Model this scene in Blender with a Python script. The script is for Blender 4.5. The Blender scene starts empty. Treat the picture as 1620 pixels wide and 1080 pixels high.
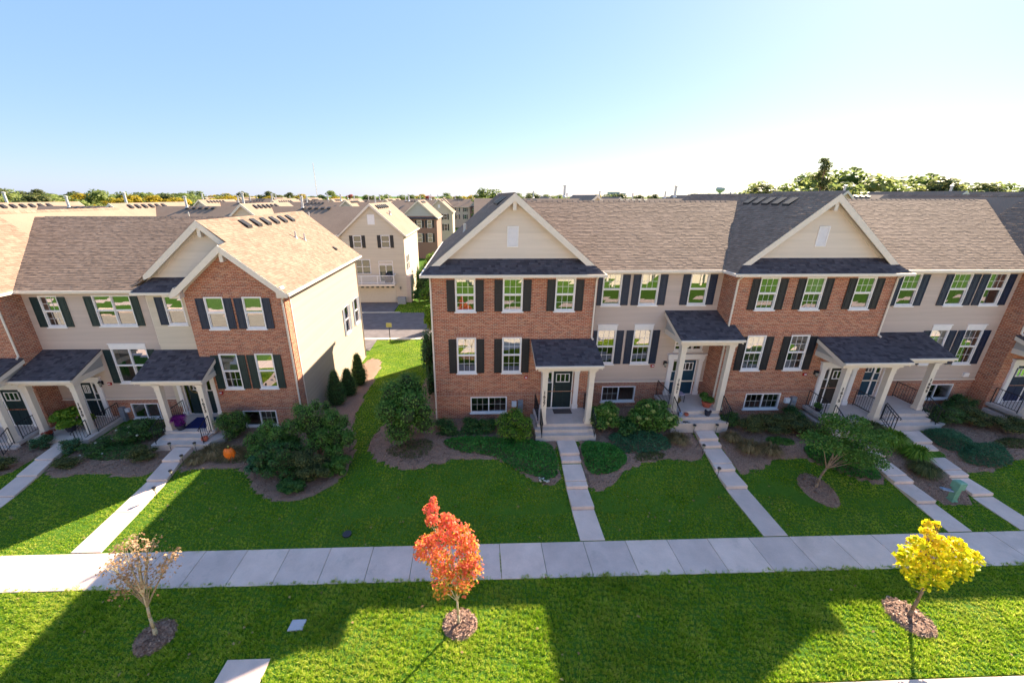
import bpy, math, random
import numpy as np
from mathutils import Matrix, Vector
random.seed(7); RNG = np.random.default_rng(7)
S = bpy.context.scene
# ---------------------------------------------------------------- camera
H = 11.9
FPX, PPX, PPY, IW, IH = 632.2, 772.1, 540.0, 1620.0, 1080.0
pi_, ya_, ro_ = math.radians(20.04), math.radians(1.87), math.radians(0.13)
fw = Vector((math.sin(ya_)*math.cos(pi_), math.cos(ya_)*math.cos(pi_), -math.sin(pi_)))
r0 = Vector((math.cos(ya_), -math.sin(ya_), 0)); u0 = r0.cross(fw)
rt = r0*math.cos(ro_)+u0*math.sin(ro_); up = u0*math.cos(ro_)-r0*math.sin(ro_)
cd = bpy.data.cameras.new('camera'); cam = bpy.data.objects.new('camera', cd); S.collection.objects.link(cam)
cd.sensor_width = 36; cd.lens = FPX/IW*36; cd.shift_x = (IW/2-PPX)/IW; cd.shift_y = 0
cd.clip_start = .1; cd.clip_end = 6000
cam.matrix_world = Matrix(((rt.x, up.x, -fw.x, 0), (rt.y, up.y, -fw.y, 0), (rt.z, up.z, -fw.z, H), (0, 0, 0, 1)))
S.camera = cam
# ---------------------------------------------------------------- light
SUN_OX, SUN_OY = 1.19, 1.23            # shadow run per metre of height
el = math.atan(1/math.hypot(SUN_OX, SUN_OY)); az = math.atan2(SUN_OX, SUN_OY)
sd = bpy.data.lights.new('sun', 'SUN'); sd.energy = 3.2; sd.angle = math.radians(.53); sd.color = (1, .84, .63)
sun = bpy.data.objects.new('sun', sd); S.collection.objects.link(sun)
sun.rotation_euler = Vector((SUN_OX, SUN_OY, 1)).normalized().to_track_quat('Z', 'Y').to_euler()
W = bpy.data.worlds.new('World'); S.world = W; W.use_nodes = True
wn = W.node_tree; bg = wn.nodes['Background']
sky = wn.nodes.new('ShaderNodeTexSky'); sky.sky_type = 'NISHITA'; sky.sun_disc = False
sky.sun_elevation = el; sky.sun_rotation = az; sky.altitude = 200; sky.air_density = 1.0; sky.dust_density = .3; sky.ozone_density = 1.6
# the photograph's long tonal range: bright parts of the sky are rolled off, the same for every ray
sep = wn.nodes.new('ShaderNodeSeparateColor'); cmb = wn.nodes.new('ShaderNodeCombineColor'); wn.links.new(sky.outputs[0], sep.inputs[0])
def wm(op, a, b=0.0):
    n = wn.nodes.new('ShaderNodeMath'); n.operation = op
    for i, v in enumerate((a, b)):
        if hasattr(v, 'links'): wn.links.new(v, n.inputs[i])
        else: n.inputs[i].default_value = v
    return n.outputs[0]
for ch, (base, gain, gam) in enumerate(((.25, .100, 1.0), (.465, .085, 1.0), (0.0, .93, .15))):
    v_ = wm('POWER', wm('MINIMUM', sep.outputs[ch], 14.0), gam); wn.links.new(wm('ADD', wm('MULTIPLY', v_, gain), base), cmb.inputs[ch])
wn.links.new(cmb.outputs[0], bg.inputs[0]); bg.inputs[1].default_value = .15
S.view_settings.view_transform = 'Standard'; S.view_settings.look = 'None'; S.view_settings.gamma = 1
S.view_settings.use_curve_mapping = False; S.view_settings.exposure = 2.6
S.render.engine = 'CYCLES'; S.cycles.max_bounces = 6; S.cycles.transparent_max_bounces = 8
S.cycles.caustics_reflective = False; S.cycles.caustics_refractive = False

# ---------------------------------------------------------------- materials
class NT:
    def __init__(s, name):
        s.m = bpy.data.materials.new(name); s.m.use_nodes = True; s.t = s.m.node_tree
        s.b = s.t.nodes['Principled BSDF']; s.out = s.t.nodes['Material Output']
    def n(s, typ, **kw):
        nd = s.t.nodes.new('ShaderNode'+typ)
        ins = kw.pop('i', {})
        for k, v in kw.items(): setattr(nd, k, v)
        for k, v in ins.items():
            if hasattr(v, 'is_linked') or hasattr(v, 'links'): s.t.links.new(v, nd.inputs[k])
            else: nd.inputs[k].default_value = v
        return nd
    def l(s, a, b): s.t.links.new(a, b)
    def math(s, op, a, b=0.0, c=None):
        nd = s.n('Math', operation=op, i={0: a, 1: b})
        if c is not None:
            if hasattr(c, 'links'): s.l(c, nd.inputs[2])
            else: nd.inputs[2].default_value = c
        return nd.outputs[0]
    def ramp(s, fac, stops):
        nd = s.n('ValToRGB', i={0: fac}); e = nd.color_ramp.elements
        while len(e) < len(stops): e.new(.5)
        for x, (p, c) in zip(e, stops): x.position = p; x.color = (*c, 1) if len(c) == 3 else c
        return nd.outputs[0]
    def mix(s, fac, a, b, mode='MIX'):
        nd = s.n('Mix', data_type='RGBA', blend_type=mode)
        for k, v in ((0, fac), (6, a), (7, b)):
            if hasattr(v, 'links'): s.l(v, nd.inputs[k])
            else: nd.inputs[k].default_value = v if k == 0 else ((*v, 1) if len(v) == 3 else v)
        return nd.outputs[2]
    def noise(s, scale, detail=4, rough=.55, vec=None):
        if vec is None: vec = s.n('TexCoord').outputs['Object']
        return s.n('TexNoise', i={'Scale': scale, 'Detail': detail, 'Roughness': rough, 'Vector': vec}).outputs['Fac']
    def bump(s, h, strength=.3, dist=.01):
        s.l(s.n('Bump', i={'Height': h, 'Strength': strength, 'Distance': dist}).outputs[0], s.b.inputs['Normal'])
M = {}
def plain(name, col, rough=.6, var=.12, scale=6, bump=0, spec=.4, metal=0):
    k = NT(name); nz = k.noise(scale, 5)
    c = k.ramp(nz, [(.25, tuple(x*(1-var) for x in col)), (.75, tuple(min(1, x*(1+var)) for x in col))])
    k.l(c, k.b.inputs['Base Color']); k.b.inputs['Roughness'].default_value = rough
    k.b.inputs['Specular IOR Level'].default_value = spec; k.b.inputs['Metallic'].default_value = metal
    if bump: k.bump(k.noise(scale*12, 3), bump, .01)
    M[name] = k.m; return k
plain('trim_cream', (.76, .65, .56), .5, .05); plain('trim_white', (.84, .78, .78), .45, .04)
plain('brick_far', (.26, .15, .12), .9, .25, 14); plain('cream_far', (.62, .55, .45), .7, .06); plain('grille_grey', (.50, .48, .44), .5, .05); plain('shutter_black', (.012, .013, .020), .5, .2); plain('shutter_navy', (.012, .022, .055), .45, .2)
plain('shutter_green', (.012, .030, .034), .45, .2)
plain('door_dark', (.008, .022, .028), .4, .2); plain('door_blue', (.010, .045, .085), .4, .15); plain('door_indigo', (.012, .018, .07), .4, .15); plain('door_brown', (.03, .022, .02), .4, .2)
plain('iron', (.010, .010, .016), .4, .2); plain('gutter_tan', (.55, .47, .36), .5, .06)
plain('vent_black', (.02, .018, .02), .5, .3); plain('pipe', (.62, .60, .58), .4, .1, metal=.3)
plain('garage', (.62, .55, .46), .5, .05); plain('metal_grey', (.30, .33, .40), .45, .1, metal=.4)
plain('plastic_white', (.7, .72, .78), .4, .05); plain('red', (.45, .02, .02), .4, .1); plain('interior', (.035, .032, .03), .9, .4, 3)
plain('blind', (.62, .58, .50), .8, .1, 3); plain('pot_red', (.42, .10, .06), .6, .2); plain('pot_dark', (.03, .03, .05), .5, .3)
plain('pumpkin', (.85, .17, .012), .45, .15, 20); plain('stem_green', (.12, .16, .04), .8, .3)
plain('mat_blue', (.004, .012, .11), .95, .3, 60, .3); plain('mat_brown', (.10, .075, .07), .95, .5, 60, .3)
plain('bark', (.25, .17, .12), .9, .35, 18, .8); plain('bark_pale', (.42, .36, .24), .9, .4, 25, .6)
plain('white_box', (.46, .44, .48), .4, .05); plain('util_green', (.18, .36, .26), .5, .15); plain('util_blue', (.25, .33, .48), .5, .15)
plain('sign_yellow', (.36, .34, .14), .5, .1); plain('cloth_dark', (.02, .02, .035), .9, .3); plain('chair_wood', (.30, .26, .36), .6, .2)
plain('glass_lamp', (.35, .33, .28), .2, .2); plain('road_concrete', (.60, .52, .42), .9, .15, 2, .2); plain('tower', (.62, .54, .50), .6, .1)
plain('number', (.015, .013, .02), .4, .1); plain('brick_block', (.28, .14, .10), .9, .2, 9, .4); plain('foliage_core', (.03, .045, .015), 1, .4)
plain('chrome', (.6, .55, .45), .25, .1, metal=1)

def wallvec(k):      # (along wall, up) from object coordinates, whichever way the wall faces
    g = k.n('NewGeometry'); tc = k.n('TexCoord')
    sn = k.n('SeparateXYZ', i={0: tc.outputs['Normal']}); sp = k.n('SeparateXYZ', i={0: tc.outputs['Object']})
    fx = k.math('GREATER_THAN', k.math('ABSOLUTE', sn.outputs[0]), .7)
    u = k.math('ADD', k.math('MULTIPLY', sp.outputs[0], k.math('SUBTRACT', 1.0, fx)), k.math('MULTIPLY', sp.outputs[1], fx))
    return u, sp.outputs[2], k.n('CombineXYZ', i={0: u, 1: sp.outputs[2]}).outputs[0]
def brick(name, stand=False, cols=None):
    k = NT(name); u, z, v = wallvec(k)
    bw, rh = (.076, .215) if stand else (.213, .0775)
    br = k.n('TexBrick', i={'Vector': v, 'Scale': 1.0, 'Mortar Size': .0075, 'Mortar Smooth': .25, 'Brick Width': bw, 'Row Height': rh,
             'Color1': (0, 0, 0, 1), 'Color2': (1, 1, 1, 1), 'Mortar': (.5, .5, .5, 1), 'Bias': 0.0})
    if stand: br.offset = 0
    # per-brick random value from cell index
    row = k.math('FLOOR', k.math('DIVIDE', z, rh))
    off = k.math('MULTIPLY', k.math('MODULO', row, 2.0), 0.0 if stand else bw*.5)
    colm = k.math('FLOOR', k.math('DIVIDE', k.math('ADD', u, off), bw))
    wn_ = k.n('TexWhiteNoise', noise_dimensions='2D', i={'Vector': k.n('CombineXYZ', i={0: colm, 1: row}).outputs[0]})
    cols = cols or [(0, (.22, .065, .042)), (.3, (.38, .112, .064)), (.55, (.46, .155, .088)), (.8, (.52, .24, .145)), (1, (.24, .115, .09))]
    c = k.ramp(wn_.outputs['Value'], cols)
    big = k.noise(.7, 3); c = k.mix(k.math('MULTIPLY', big, .45), c, (.52, .17, .08))
    fine = k.noise(40, 4); c = k.mix(.35, c, k.mix(1.0, c, k.ramp(fine, [(.3, (.6, .6, .6)), (.7, (1.3, 1.3, 1.3))]), 'MULTIPLY'))
    c = k.mix(br.outputs['Fac'], c, (.58, .47, .38))
    k.l(c, k.b.inputs['Base Color']); k.b.inputs['Roughness'].default_value = .9; k.b.inputs['Specular IOR Level'].default_value = .2
    h = k.math('SUBTRACT', k.math('MULTIPLY', fine, .25), br.outputs['Fac']); k.bump(h, .8, .008)
    M[name] = k.m
brick('brick'); brick('brick_soldier', True, [(0, (.20, .06, .05)), (.5, (.32, .12, .09)), (1, (.26, .10, .09))])
def siding(name, col):
    k = NT(name); u, z, v = wallvec(k); rh = .13
    f = k.math('FRACT', k.math('DIVIDE', z, rh)); row = k.math('FLOOR', k.math('DIVIDE', z, rh))
    w = k.n('TexWhiteNoise', noise_dimensions='1D', i={'W': row}).outputs['Value']
    st = k.noise(1.0, 4, .6, k.n('CombineXYZ', i={0: k.math('MULTIPLY', u, .5), 1: k.math('MULTIPLY', z, 7.0)}).outputs[0])
    c = k.mix(w, tuple(x*.95 for x in col), tuple(x*1.04 for x in col))
    c = k.mix(.3, c, k.mix(1.0, c, k.ramp(st, [(.3, (.85, .84, .82)), (.7, (1.08, 1.08, 1.08))]), 'MULTIPLY'))
    k.l(c, k.b.inputs['Base Color']); k.b.inputs['Roughness'].default_value = .55; k.b.inputs['Specular IOR Level'].default_value = .3
    M[name] = k.m
siding('siding_cream', (.72, .60, .51)); siding('siding_taupe', (.56, .44, .39)); siding('siding_beige', (.62, .52, .42)); siding('siding_sunny', (.43, .355, .285)); siding('siding_grey', (.42, .40, .40))
def shingles(name, a, b, island=True):
    k = NT(name)
    if island: r = k.n('NewGeometry').outputs['Random Per Island']
    else: r = k.noise(3.2, 6, .7)
    c = k.ramp(r, [(0, a), (.3, tuple(.5*x+.5*y for x, y in zip(a, b))), (.75, b), (1, tuple(min(1, 1.12*x) for x in b))])
    f = k.noise(90, 3, .7); c = k.mix(.6, c, k.mix(1.0, c, k.ramp(f, [(.3, (.6, .6, .62)), (.7, (1.35, 1.33, 1.3))]), 'MULTIPLY'))
    big = k.noise(.5, 3); c = k.mix(1.0, c, k.ramp(big, [(.3, (.92, .92, .92)), (.7, (1.07, 1.07, 1.07))]), 'MULTIPLY')
    k.l(c, k.b.inputs['Base Color']); k.b.inputs['Roughness'].default_value = .92; k.b.inputs['Specular IOR Level'].default_value = .15
    k.bump(k.noise(160, 3, .7), .35, .004); M[name] = k.m
shingles('shingle', (.215, .150, .113), (.28, .198, .150)); shingles('shingle_shaded', (.055, .045, .055), (.105, .09, .10))  # second one: same shingles for porch and pent roofs, shade painted into the colour
shingles('shingle_far', (.22, .155, .12), (.29, .215, .165), False)
def concrete(name, col, island=True, seam=0):
    k = NT(name); n1 = k.noise(1.3, 6, .65); n2 = k.noise(30, 5, .7)
    c = k.ramp(n1, [(.25, tuple(x*.80 for x in col)), (.75, tuple(x*1.10 for x in col))])
    c = k.mix(.5, c, k.mix(1.0, c, k.ramp(n2, [(.3, (.85, .85, .85)), (.7, (1.12, 1.12, 1.12))]), 'MULTIPLY'))
    if island:
        r = k.n('ObjectInfo').outputs['Random']
        c = k.mix(1.0, c, k.ramp(r, [(0, (.86, .86, .88)), (1, (1.07, 1.05, 1.03))]), 'MULTIPLY')
    st = k.noise(.6, 5, .7); c = k.mix(k.math('MULTIPLY', k.math('GREATER_THAN', st, .60), .12), c, (.2, .17, .15))
    k.l(c, k.b.inputs['Base Color']); k.b.inputs['Roughness'].default_value = .88; k.bump(n2, .25, .003); M[name] = k.m
concrete('concrete', (.74, .575, .51)); concrete('concrete_step', (.62, .52, .48)); 
plain('asphalt', (.15, .13, .135), .9, .25, 1.2, .3)
def ground():
    k = NT('turf_soil'); n1 = k.noise(.35, 5); n2 = k.noise(9, 5, .7)
    c = k.ramp(n2, [(.2, (.030, .08, .008)), (.5, (.060, .14, .014)), (.8, (.11, .19, .03))])
    c = k.mix(k.math('MULTIPLY', n1, .3), c, (.05, .10, .01))
    k.l(c, k.b.inputs['Base Color']); k.b.inputs['Roughness'].default_value = .95; k.b.inputs['Specular IOR Level'].default_value = .1
    k.bump(n2, .6, .03); M['turf_soil'] = k.m
    k = NT('mulch'); n1 = k.noise(26, 8, .82); n2 = k.noise(2.2, 4)
    c = k.ramp(n1, [(.32, (.07, .035, .024)), (.5, (.27, .15, .11)), (.68, (.60, .40, .30))])
    c = k.mix(k.math('MULTIPLY', n2, .4), c, (.20, .15, .11))
    k.l(c, k.b.inputs['Base Color']); k.b.inputs['Roughness'].default_value = .95; k.bump(n1, 1.0, .03); M['mulch'] = k.m
ground()
def leafmat(name, stops, trans=.35, zgrad=None, nscale=1.6, rough=.5, tint=None):
    k = NT(name); r = k.n('NewGeometry').outputs['Random Per Island']; nz = k.noise(nscale, 3)
    f = k.math('ADD', k.math('MULTIPLY', r, .55), k.math('MULTIPLY', nz, .55))
    if zgrad:
        z = k.n('SeparateXYZ', i={0: k.n('TexCoord').outputs['Object']}).outputs[2]
        t = k.n('MapRange', i={0: z, 1: zgrad[0], 2: zgrad[1]}).outputs[0]
        f = k.math('ADD', k.math('MULTIPLY', f, .80), k.math('MULTIPLY', t, .30))
    c = k.ramp(f, stops)
    if tint: c = k.mix(k.math('MULTIPLY', k.ramp(k.noise(.32, 5, .7), [(.5, (0, 0, 0)), (.72, (1, 1, 1))]), tint[0]), c, tint[1])
    k.l(c, k.b.inputs['Base Color']); k.b.inputs['Roughness'].default_value = rough
    k.b.inputs['Specular IOR Level'].default_value = .25
    tr = k.n('BsdfTranslucent', i={'Color': c}); mx = k.n('MixShader', i={0: trans})
    k.l(k.b.outputs[0], mx.inputs[1]); k.l(tr.outputs[0], mx.inputs[2]); k.l(mx.outputs[0], k.out.inputs[0]); M[name] = k.m
leafmat('grass', [(.1, (.03, .11, .004)), (.36, (.15, .34, .010)), (.58, (.42, .58, .024)), (.86, (.80, .76, .18))], .64, None, .9, tint=(.42, (.40, .36, .10)))
leafmat('leaf_orange', [(.34, (.20, .25, .03)), (.44, (.58, .46, .06)), (.52, (.80, .36, .06)), (.62, (.84, .23, .10)), (.80, (.84, .17, .12))], .45, (1.5, 4.3), 2.6)
leafmat('leaf_yellow', [(.34, (.22, .34, .01)), (.45, (.50, .56, .012)), (.60, (.84, .80, .02)), (.85, (.90, .62, .03))], .45, (1.3, 3.8), 2.4)
leafmat('leaf_brown', [(.26, (.14, .12, .04)), (.42, (.30, .19, .08)), (.62, (.46, .26, .13)), (.85, (.55, .36, .22))], .3, (1.2, 3.6))
leafmat('leaf_mid', [(0.2, (0.04, 0.11, 0.016)), (0.5, (0.09, 0.21, 0.032)), (0.85, (0.2, 0.34, 0.07))])
leafmat('leaf_bright', [(0.2, (0.0525, 0.135, 0.009)), (0.5, (0.12, 0.255, 0.018)), (0.85, (0.27, 0.39, 0.045))])
leafmat('leaf_dark', [(0.2, (0.022, 0.0771, 0.0193)), (0.5, (0.0551, 0.1515, 0.0331)), (0.85, (0.124, 0.2342, 0.0606))])
leafmat('leaf_blue', [(0.2, (0.0245, 0.0918, 0.0449)), (0.5, (0.0612, 0.1734, 0.0816)), (0.85, (0.1224, 0.2652, 0.1224))])
leafmat('leaf_ground', [(0.2, (0.0225, 0.1125, 0.0187)), (0.5, (0.0562, 0.225, 0.0338)), (0.85, (0.1313, 0.3562, 0.0562))])
leafmat('leaf_olive', [(0.2, (0.0644, 0.0828, 0.0294)), (0.5, (0.1288, 0.1564, 0.0515)), (0.85, (0.2392, 0.2392, 0.092))], .5)
leafmat('leaf_dry', [(0.2, (0.078, 0.0585, 0.026)), (0.5, (0.195, 0.143, 0.0585)), (0.85, (0.364, 0.26, 0.13))], .2)
leafmat('leaf_gold', [(.2, (.20, .16, .01)), (.5, (.42, .32, .02)), (.85, (.60, .45, .06))], .55)
leafmat('leaf_red', [(.2, (.25, .03, .02)), (.5, (.42, .05, .03)), (.85, (.5, .12, .05))])
leafmat('leaf_hill', [(.2, (.13, .19, .05)), (.5, (.23, .29, .08)), (.85, (.36, .38, .14))], .6)
leafmat('petal_lime', [(.2, (.35, .45, .08)), (.6, (.60, .62, .22)), (.9, (.7, .62, .38))], .4)
leafmat('petal_white', [(.2, (.6, .6, .55)), (.9, (.85, .85, .85))], .3); leafmat('petal_purple', [(.2, (.14, .01, .16)), (.9, (.36, .03, .34))], .3)
leafmat('chips', [(.1, (.09, .045, .03)), (.5, (.25, .14, .10)), (.9, (.48, .33, .24))], .0)
leafmat('fallen', [(.2, (.22, .12, .05)), (.9, (.50, .38, .16))], .2)
def glassmat(name, tint, fac):
    k = NT(name); g = k.n('BsdfGlossy', i={'Roughness': .015, 'Color': (.95, .97, 1, 1)}); t = k.n('BsdfTransparent', i={'Color': (*tint, 1)})
    nz = k.noise(.9, 2); bp = k.n('Bump', i={'Height': nz, 'Strength': .035, 'Distance': .03}); k.l(bp.outputs[0], g.inputs['Normal'])
    fr = k.n('Fresnel', i={'IOR': 1.5}); f = k.math('ADD', k.math('MULTIPLY', fr.outputs[0], .9), fac)
    mx = k.n('MixShader', i={0: f}); k.l(t.outputs[0], mx.inputs[1]); k.l(g.outputs[0], mx.inputs[2]); k.l(mx.outputs[0], k.out.inputs[0]); M[name] = k.m
glassmat('glass', (.55, .60, .58), .34); glassmat('glass_screen', (.35, .40, .40), .17)

# ---------------------------------------------------------------- mesh helpers
COL = S.collection
class MB:
    def __init__(s): s.v = []; s.f = []; s.mi = []
    def face(s, pts, mi=0):
        n = len(s.v); s.v += [tuple(p) for p in pts]; s.f.append(tuple(range(n, n+len(pts)))); s.mi.append(mi)
    def hexa(s, p, mi=0):      # 8 points: bottom 4 ring, top 4 ring
        n = len(s.v); s.v += [tuple(q) for q in p]
        for q in ((0, 3, 2, 1), (4, 5, 6, 7), (0, 1, 5, 4), (1, 2, 6, 5), (2, 3, 7, 6), (3, 0, 4, 7)):
            s.f.append(tuple(n+i for i in q)); s.mi.append(mi)
    def box(s, x0, x1, y0, y1, z0, z1, mi=0):
        s.hexa([(x0, y0, z0), (x1, y0, z0), (x1, y1, z0), (x0, y1, z0), (x0, y0, z1), (x1, y0, z1), (x1, y1, z1), (x0, y1, z1)], mi)
    def fbox(s, F, u0, u1, d0, d1, z0, z1, mi=0):
        s.hexa([F(u0, d0, z0), F(u1, d0, z0), F(u1, d1, z0), F(u0, d1, z0), F(u0, d0, z1), F(u1, d0, z1), F(u1, d1, z1), F(u0, d1, z1)], mi)
    def bar(s, a, b, r, n=6, r2=None, mi=0, caps=True):
        a = Vector(a); b = Vector(b); d = (b-a).normalized(); x = d.orthogonal().normalized(); y = d.cross(x); r2 = r if r2 is None else r2
        k = len(s.v)
        for c, q in ((a, r), (b, r2)):
            for i in range(n):
                t = 2*math.pi*i/n; s.v.append(tuple(c+x*q*math.cos(t)+y*q*math.sin(t)))
        for i in range(n): j = (i+1) % n; s.f.append((k+i, k+j, k+n+j, k+n+i)); s.mi.append(mi)
        if caps: s.f.append(tuple(k+n-1-i for i in range(n))); s.f.append(tuple(k+n+i for i in range(n))); s.mi += [mi, mi]
    def lathe(s, c, prof, n=14, mi=0):
        k = len(s.v)
        for r, z in prof:
            for i in range(n): t = 2*math.pi*i/n; s.v.append((c[0]+r*math.cos(t), c[1]+r*math.sin(t), c[2]+z))
        for j in range(len(prof)-1):
            for i in range(n): i2 = (i+1) % n; s.f.append((k+j*n+i, k+j*n+i2, k+(j+1)*n+i2, k+(j+1)*n+i)); s.mi.append(mi)
        s.f.append(tuple(k+(len(prof)-1)*n+i for i in range(n))); s.mi.append(mi)
    def prism(s, poly, y0, y1, mi=0):     # polygon in (x,z), extruded in y
        n = len(poly); k = len(s.v)
        s.v += [(x, y0, z) for x, z in poly]+[(x, y1, z) for x, z in poly]
        s.f.append(tuple(k+i for i in range(n))); s.f.append(tuple(k+2*n-1-i for i in range(n))); s.mi += [mi, mi]
        for i in range(n): j = (i+1) % n; s.f.append((k+i, k+n+i, k+n+j, k+j)); s.mi.append(mi)
    def build(s, name, mats, parent=None, kind=None, label=None, smooth=False):
        me = bpy.data.meshes.new(name); off = wloc(parent)
        me.from_pydata([(x-off[0], y-off[1], z-off[2]) for x, y, z in s.v], [], s.f)
        mats = mats if isinstance(mats, (list, tuple)) else [mats]
        for m in mats: me.materials.append(M[m])
        if len(mats) > 1: me.polygons.foreach_set('material_index', s.mi)
        if smooth: me.polygons.foreach_set('use_smooth', [True]*len(me.polygons))
        return link(name, me, parent, kind, label)
WL = {}
def wloc(p): return WL.get(p.name, (0, 0, 0)) if p else (0, 0, 0)
def link(name, me, parent=None, kind=None, label=None):
    o = bpy.data.objects.new(name, me); COL.objects.link(o)
    if parent: o.parent = parent; WL[o.name] = wloc(parent)
    if kind: o['kind'] = kind
    if label: o['label'] = label
    return o
def thing(name, label, cat, loc=(0, 0, 0), group=None, kind=None):
    o = bpy.data.objects.new(name, None); COL.objects.link(o); o.location = loc; WL[o.name] = tuple(loc); o.empty_display_size = .2
    if label: o['label'] = label; o['category'] = cat
    if group: o['group'] = group
    if kind: o['kind'] = kind
    return o
def tag(o, label, cat, group=None, kind=None):
    o['label'] = label; o['category'] = cat
    if group: o['group'] = group
    if kind: o['kind'] = kind
    return o
def copy_tree(o, loc, parent=None):
    c = o.copy(); COL.objects.link(c)
    if parent: c.parent = parent
    else: c.location = loc; WL[c.name] = tuple(loc)
    for ch in o.children: copy_tree(ch, None, c)
    return c
def frame(o, u, n):
    o = Vector(o); u = Vector(u); n = Vector(n)
    return lambda a, d, z: o+u*a+n*d+Vector((0, 0, z))
def FY(y): return frame((0, y, 0), (1, 0, 0), (0, -1, 0))      # faces the camera
def FX(x): return frame((x, 0, 0), (0, 1, 0), (1, 0, 0))       # faces right
def FXn(x): return frame((x, 0, 0), (0, 1, 0), (-1, 0, 0))
def npmesh(name, V, nper, mat, parent=None, kind=None, label=None):
    V = np.asarray(V, np.float32).reshape(-1, 3); off = wloc(parent); V = V-np.array(off, np.float32)
    nf = len(V)//nper; me = bpy.data.meshes.new(name); me.vertices.add(len(V)); me.vertices.foreach_set('co', V.ravel())
    me.loops.add(len(V)); me.loops.foreach_set('vertex_index', np.arange(len(V), dtype=np.int32))
    me.polygons.add(nf); me.polygons.foreach_set('loop_start', np.arange(0, len(V), nper, dtype=np.int32))
    me.update(calc_edges=True); me.materials.append(M[mat])
    return link(name, me, parent, kind, label)
def ss(a, b, x): t = np.clip((x-a)/(b-a), 0, 1); return t*t*(3-2*t)
def G(x, y):       # terrain height
    x = np.asarray(x, float); y = np.asarray(y, float)
    hf = .0+.75*ss(-8, -1.5, x); hb = -.95+.95*ss(5, 18, x)
    yy = y-1.0*ss(8.3, 10.4, x)*(1-ss(12.2, 15, x))
    f = hf*np.interp(yy, [11.2, 12.6, 13.4, 14.6, 15.5, 16.5, 17.2], [0, .0, .20, .45, .66, .88, 1.0])
    z = f*(1-ss(19, 32, y))+hb*ss(19, 32, y)
    z = np.where(y < 11.14, 0, z)
    return np.where((y < 6.5) & (y > -3.2), -.14, z)
def g1(x, y): return float(G(x, y))
# ---------------------------------------------------------------- transforms for building templates
XF = {}
_build = MB.build
def build_xf(s, name, mats, parent=None, kind=None, label=None, smooth=False):
    t = XF.get(parent.name) if parent else None
    if t: sx, tx, ty, tz = t; s.v = [(x*sx+tx, y+ty, z+tz) for x, y, z in s.v]
    o = _build(s, name, mats, parent, kind, label, smooth)
    if t: XF[o.name] = t
    return o
MB.build = build_xf

# ---------------------------------------------------------------- setting: terrain, road, pavement
def grid_axis(fine, lo, hi, extra):
    a = list(np.arange(lo, hi+1e-6, fine))+extra; return np.array(sorted(set(np.round(a, 4))))
xs = grid_axis(1.0, -36, 44, [-3000, -1500, -600, -250, -120, -70, -50, 60, 90, 150, 300, 700, 1500, 3000])
ys = grid_axis(.75, -4, 52, [-3000, -800, -200, -60, -25, -12, -3.21, -3.19, 6.44, 6.46, 11.14, 60, 80, 120, 200, 400, 900, 1800, 4500])
XX, YY = np.meshgrid(xs, ys); ZZ = G(XX, YY)-.012
gm = bpy.data.meshes.new('ground'); nx, ny = len(xs), len(ys)
idx = np.arange(nx*ny).reshape(ny, nx)
gf = np.stack([idx[:-1, :-1], idx[:-1, 1:], idx[1:, 1:], idx[1:, :-1]], -1).reshape(-1, 4)
gm.from_pydata(np.stack([XX, YY, ZZ], -1).reshape(-1, 3).tolist(), [], gf.tolist()); gm.materials.append(M['turf_soil'])
link('ground', gm, None, 'structure')
b = MB(); b.box(-400, 400, -3.0, 6.1, -.2, -.13); b.build('road', 'road_concrete', None, 'structure')
b = MB()
for i in range(-20, 24): b.box(i*3.0, i*3.0+2.985, 6.12, 6.45, -.25, .015); b.box(i*3.0, i*3.0+2.985, 5.75, 6.115, -.25, -.115)
b.build('kerb', 'concrete', None, 'structure')
b = MB(); b.box(-400, 400, -3.2, -3.02, -.25, .0); b.build('kerb', 'concrete', None, 'structure')
b = MB(); b.box(-400, 400, -7.6, -6.1, -.2, .01); b.build('far_pavement', 'concrete', None, 'structure')
b = MB(); b.box(-120, 60, 36.4, 45.2, -1.2, -.93); b.build('alley_road', 'asphalt', None, 'structure')
b = MB(); b.box(-120, -4.0, 35.9, 36.35, -1.2, -.90); b.box(-4, 60, 35.9, 36.35, -1.2, -.90)
for x in (-8.8,): b.box(x-6.6, x, 45.2, 45.5, -1.2, -.91)
b.build('kerb', 'road_concrete', None, 'structure')
b = MB(); b.box(-15.6, -9.6, 45.5, 50, -1.1, -.92); b.build('driveway', 'asphalt', None, 'structure')
b = MB(); b.box(-12.6, -9.35, 33.1, 35.9, -1.2, -.91); b.build('driveway', 'asphalt', None, 'structure')

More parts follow.
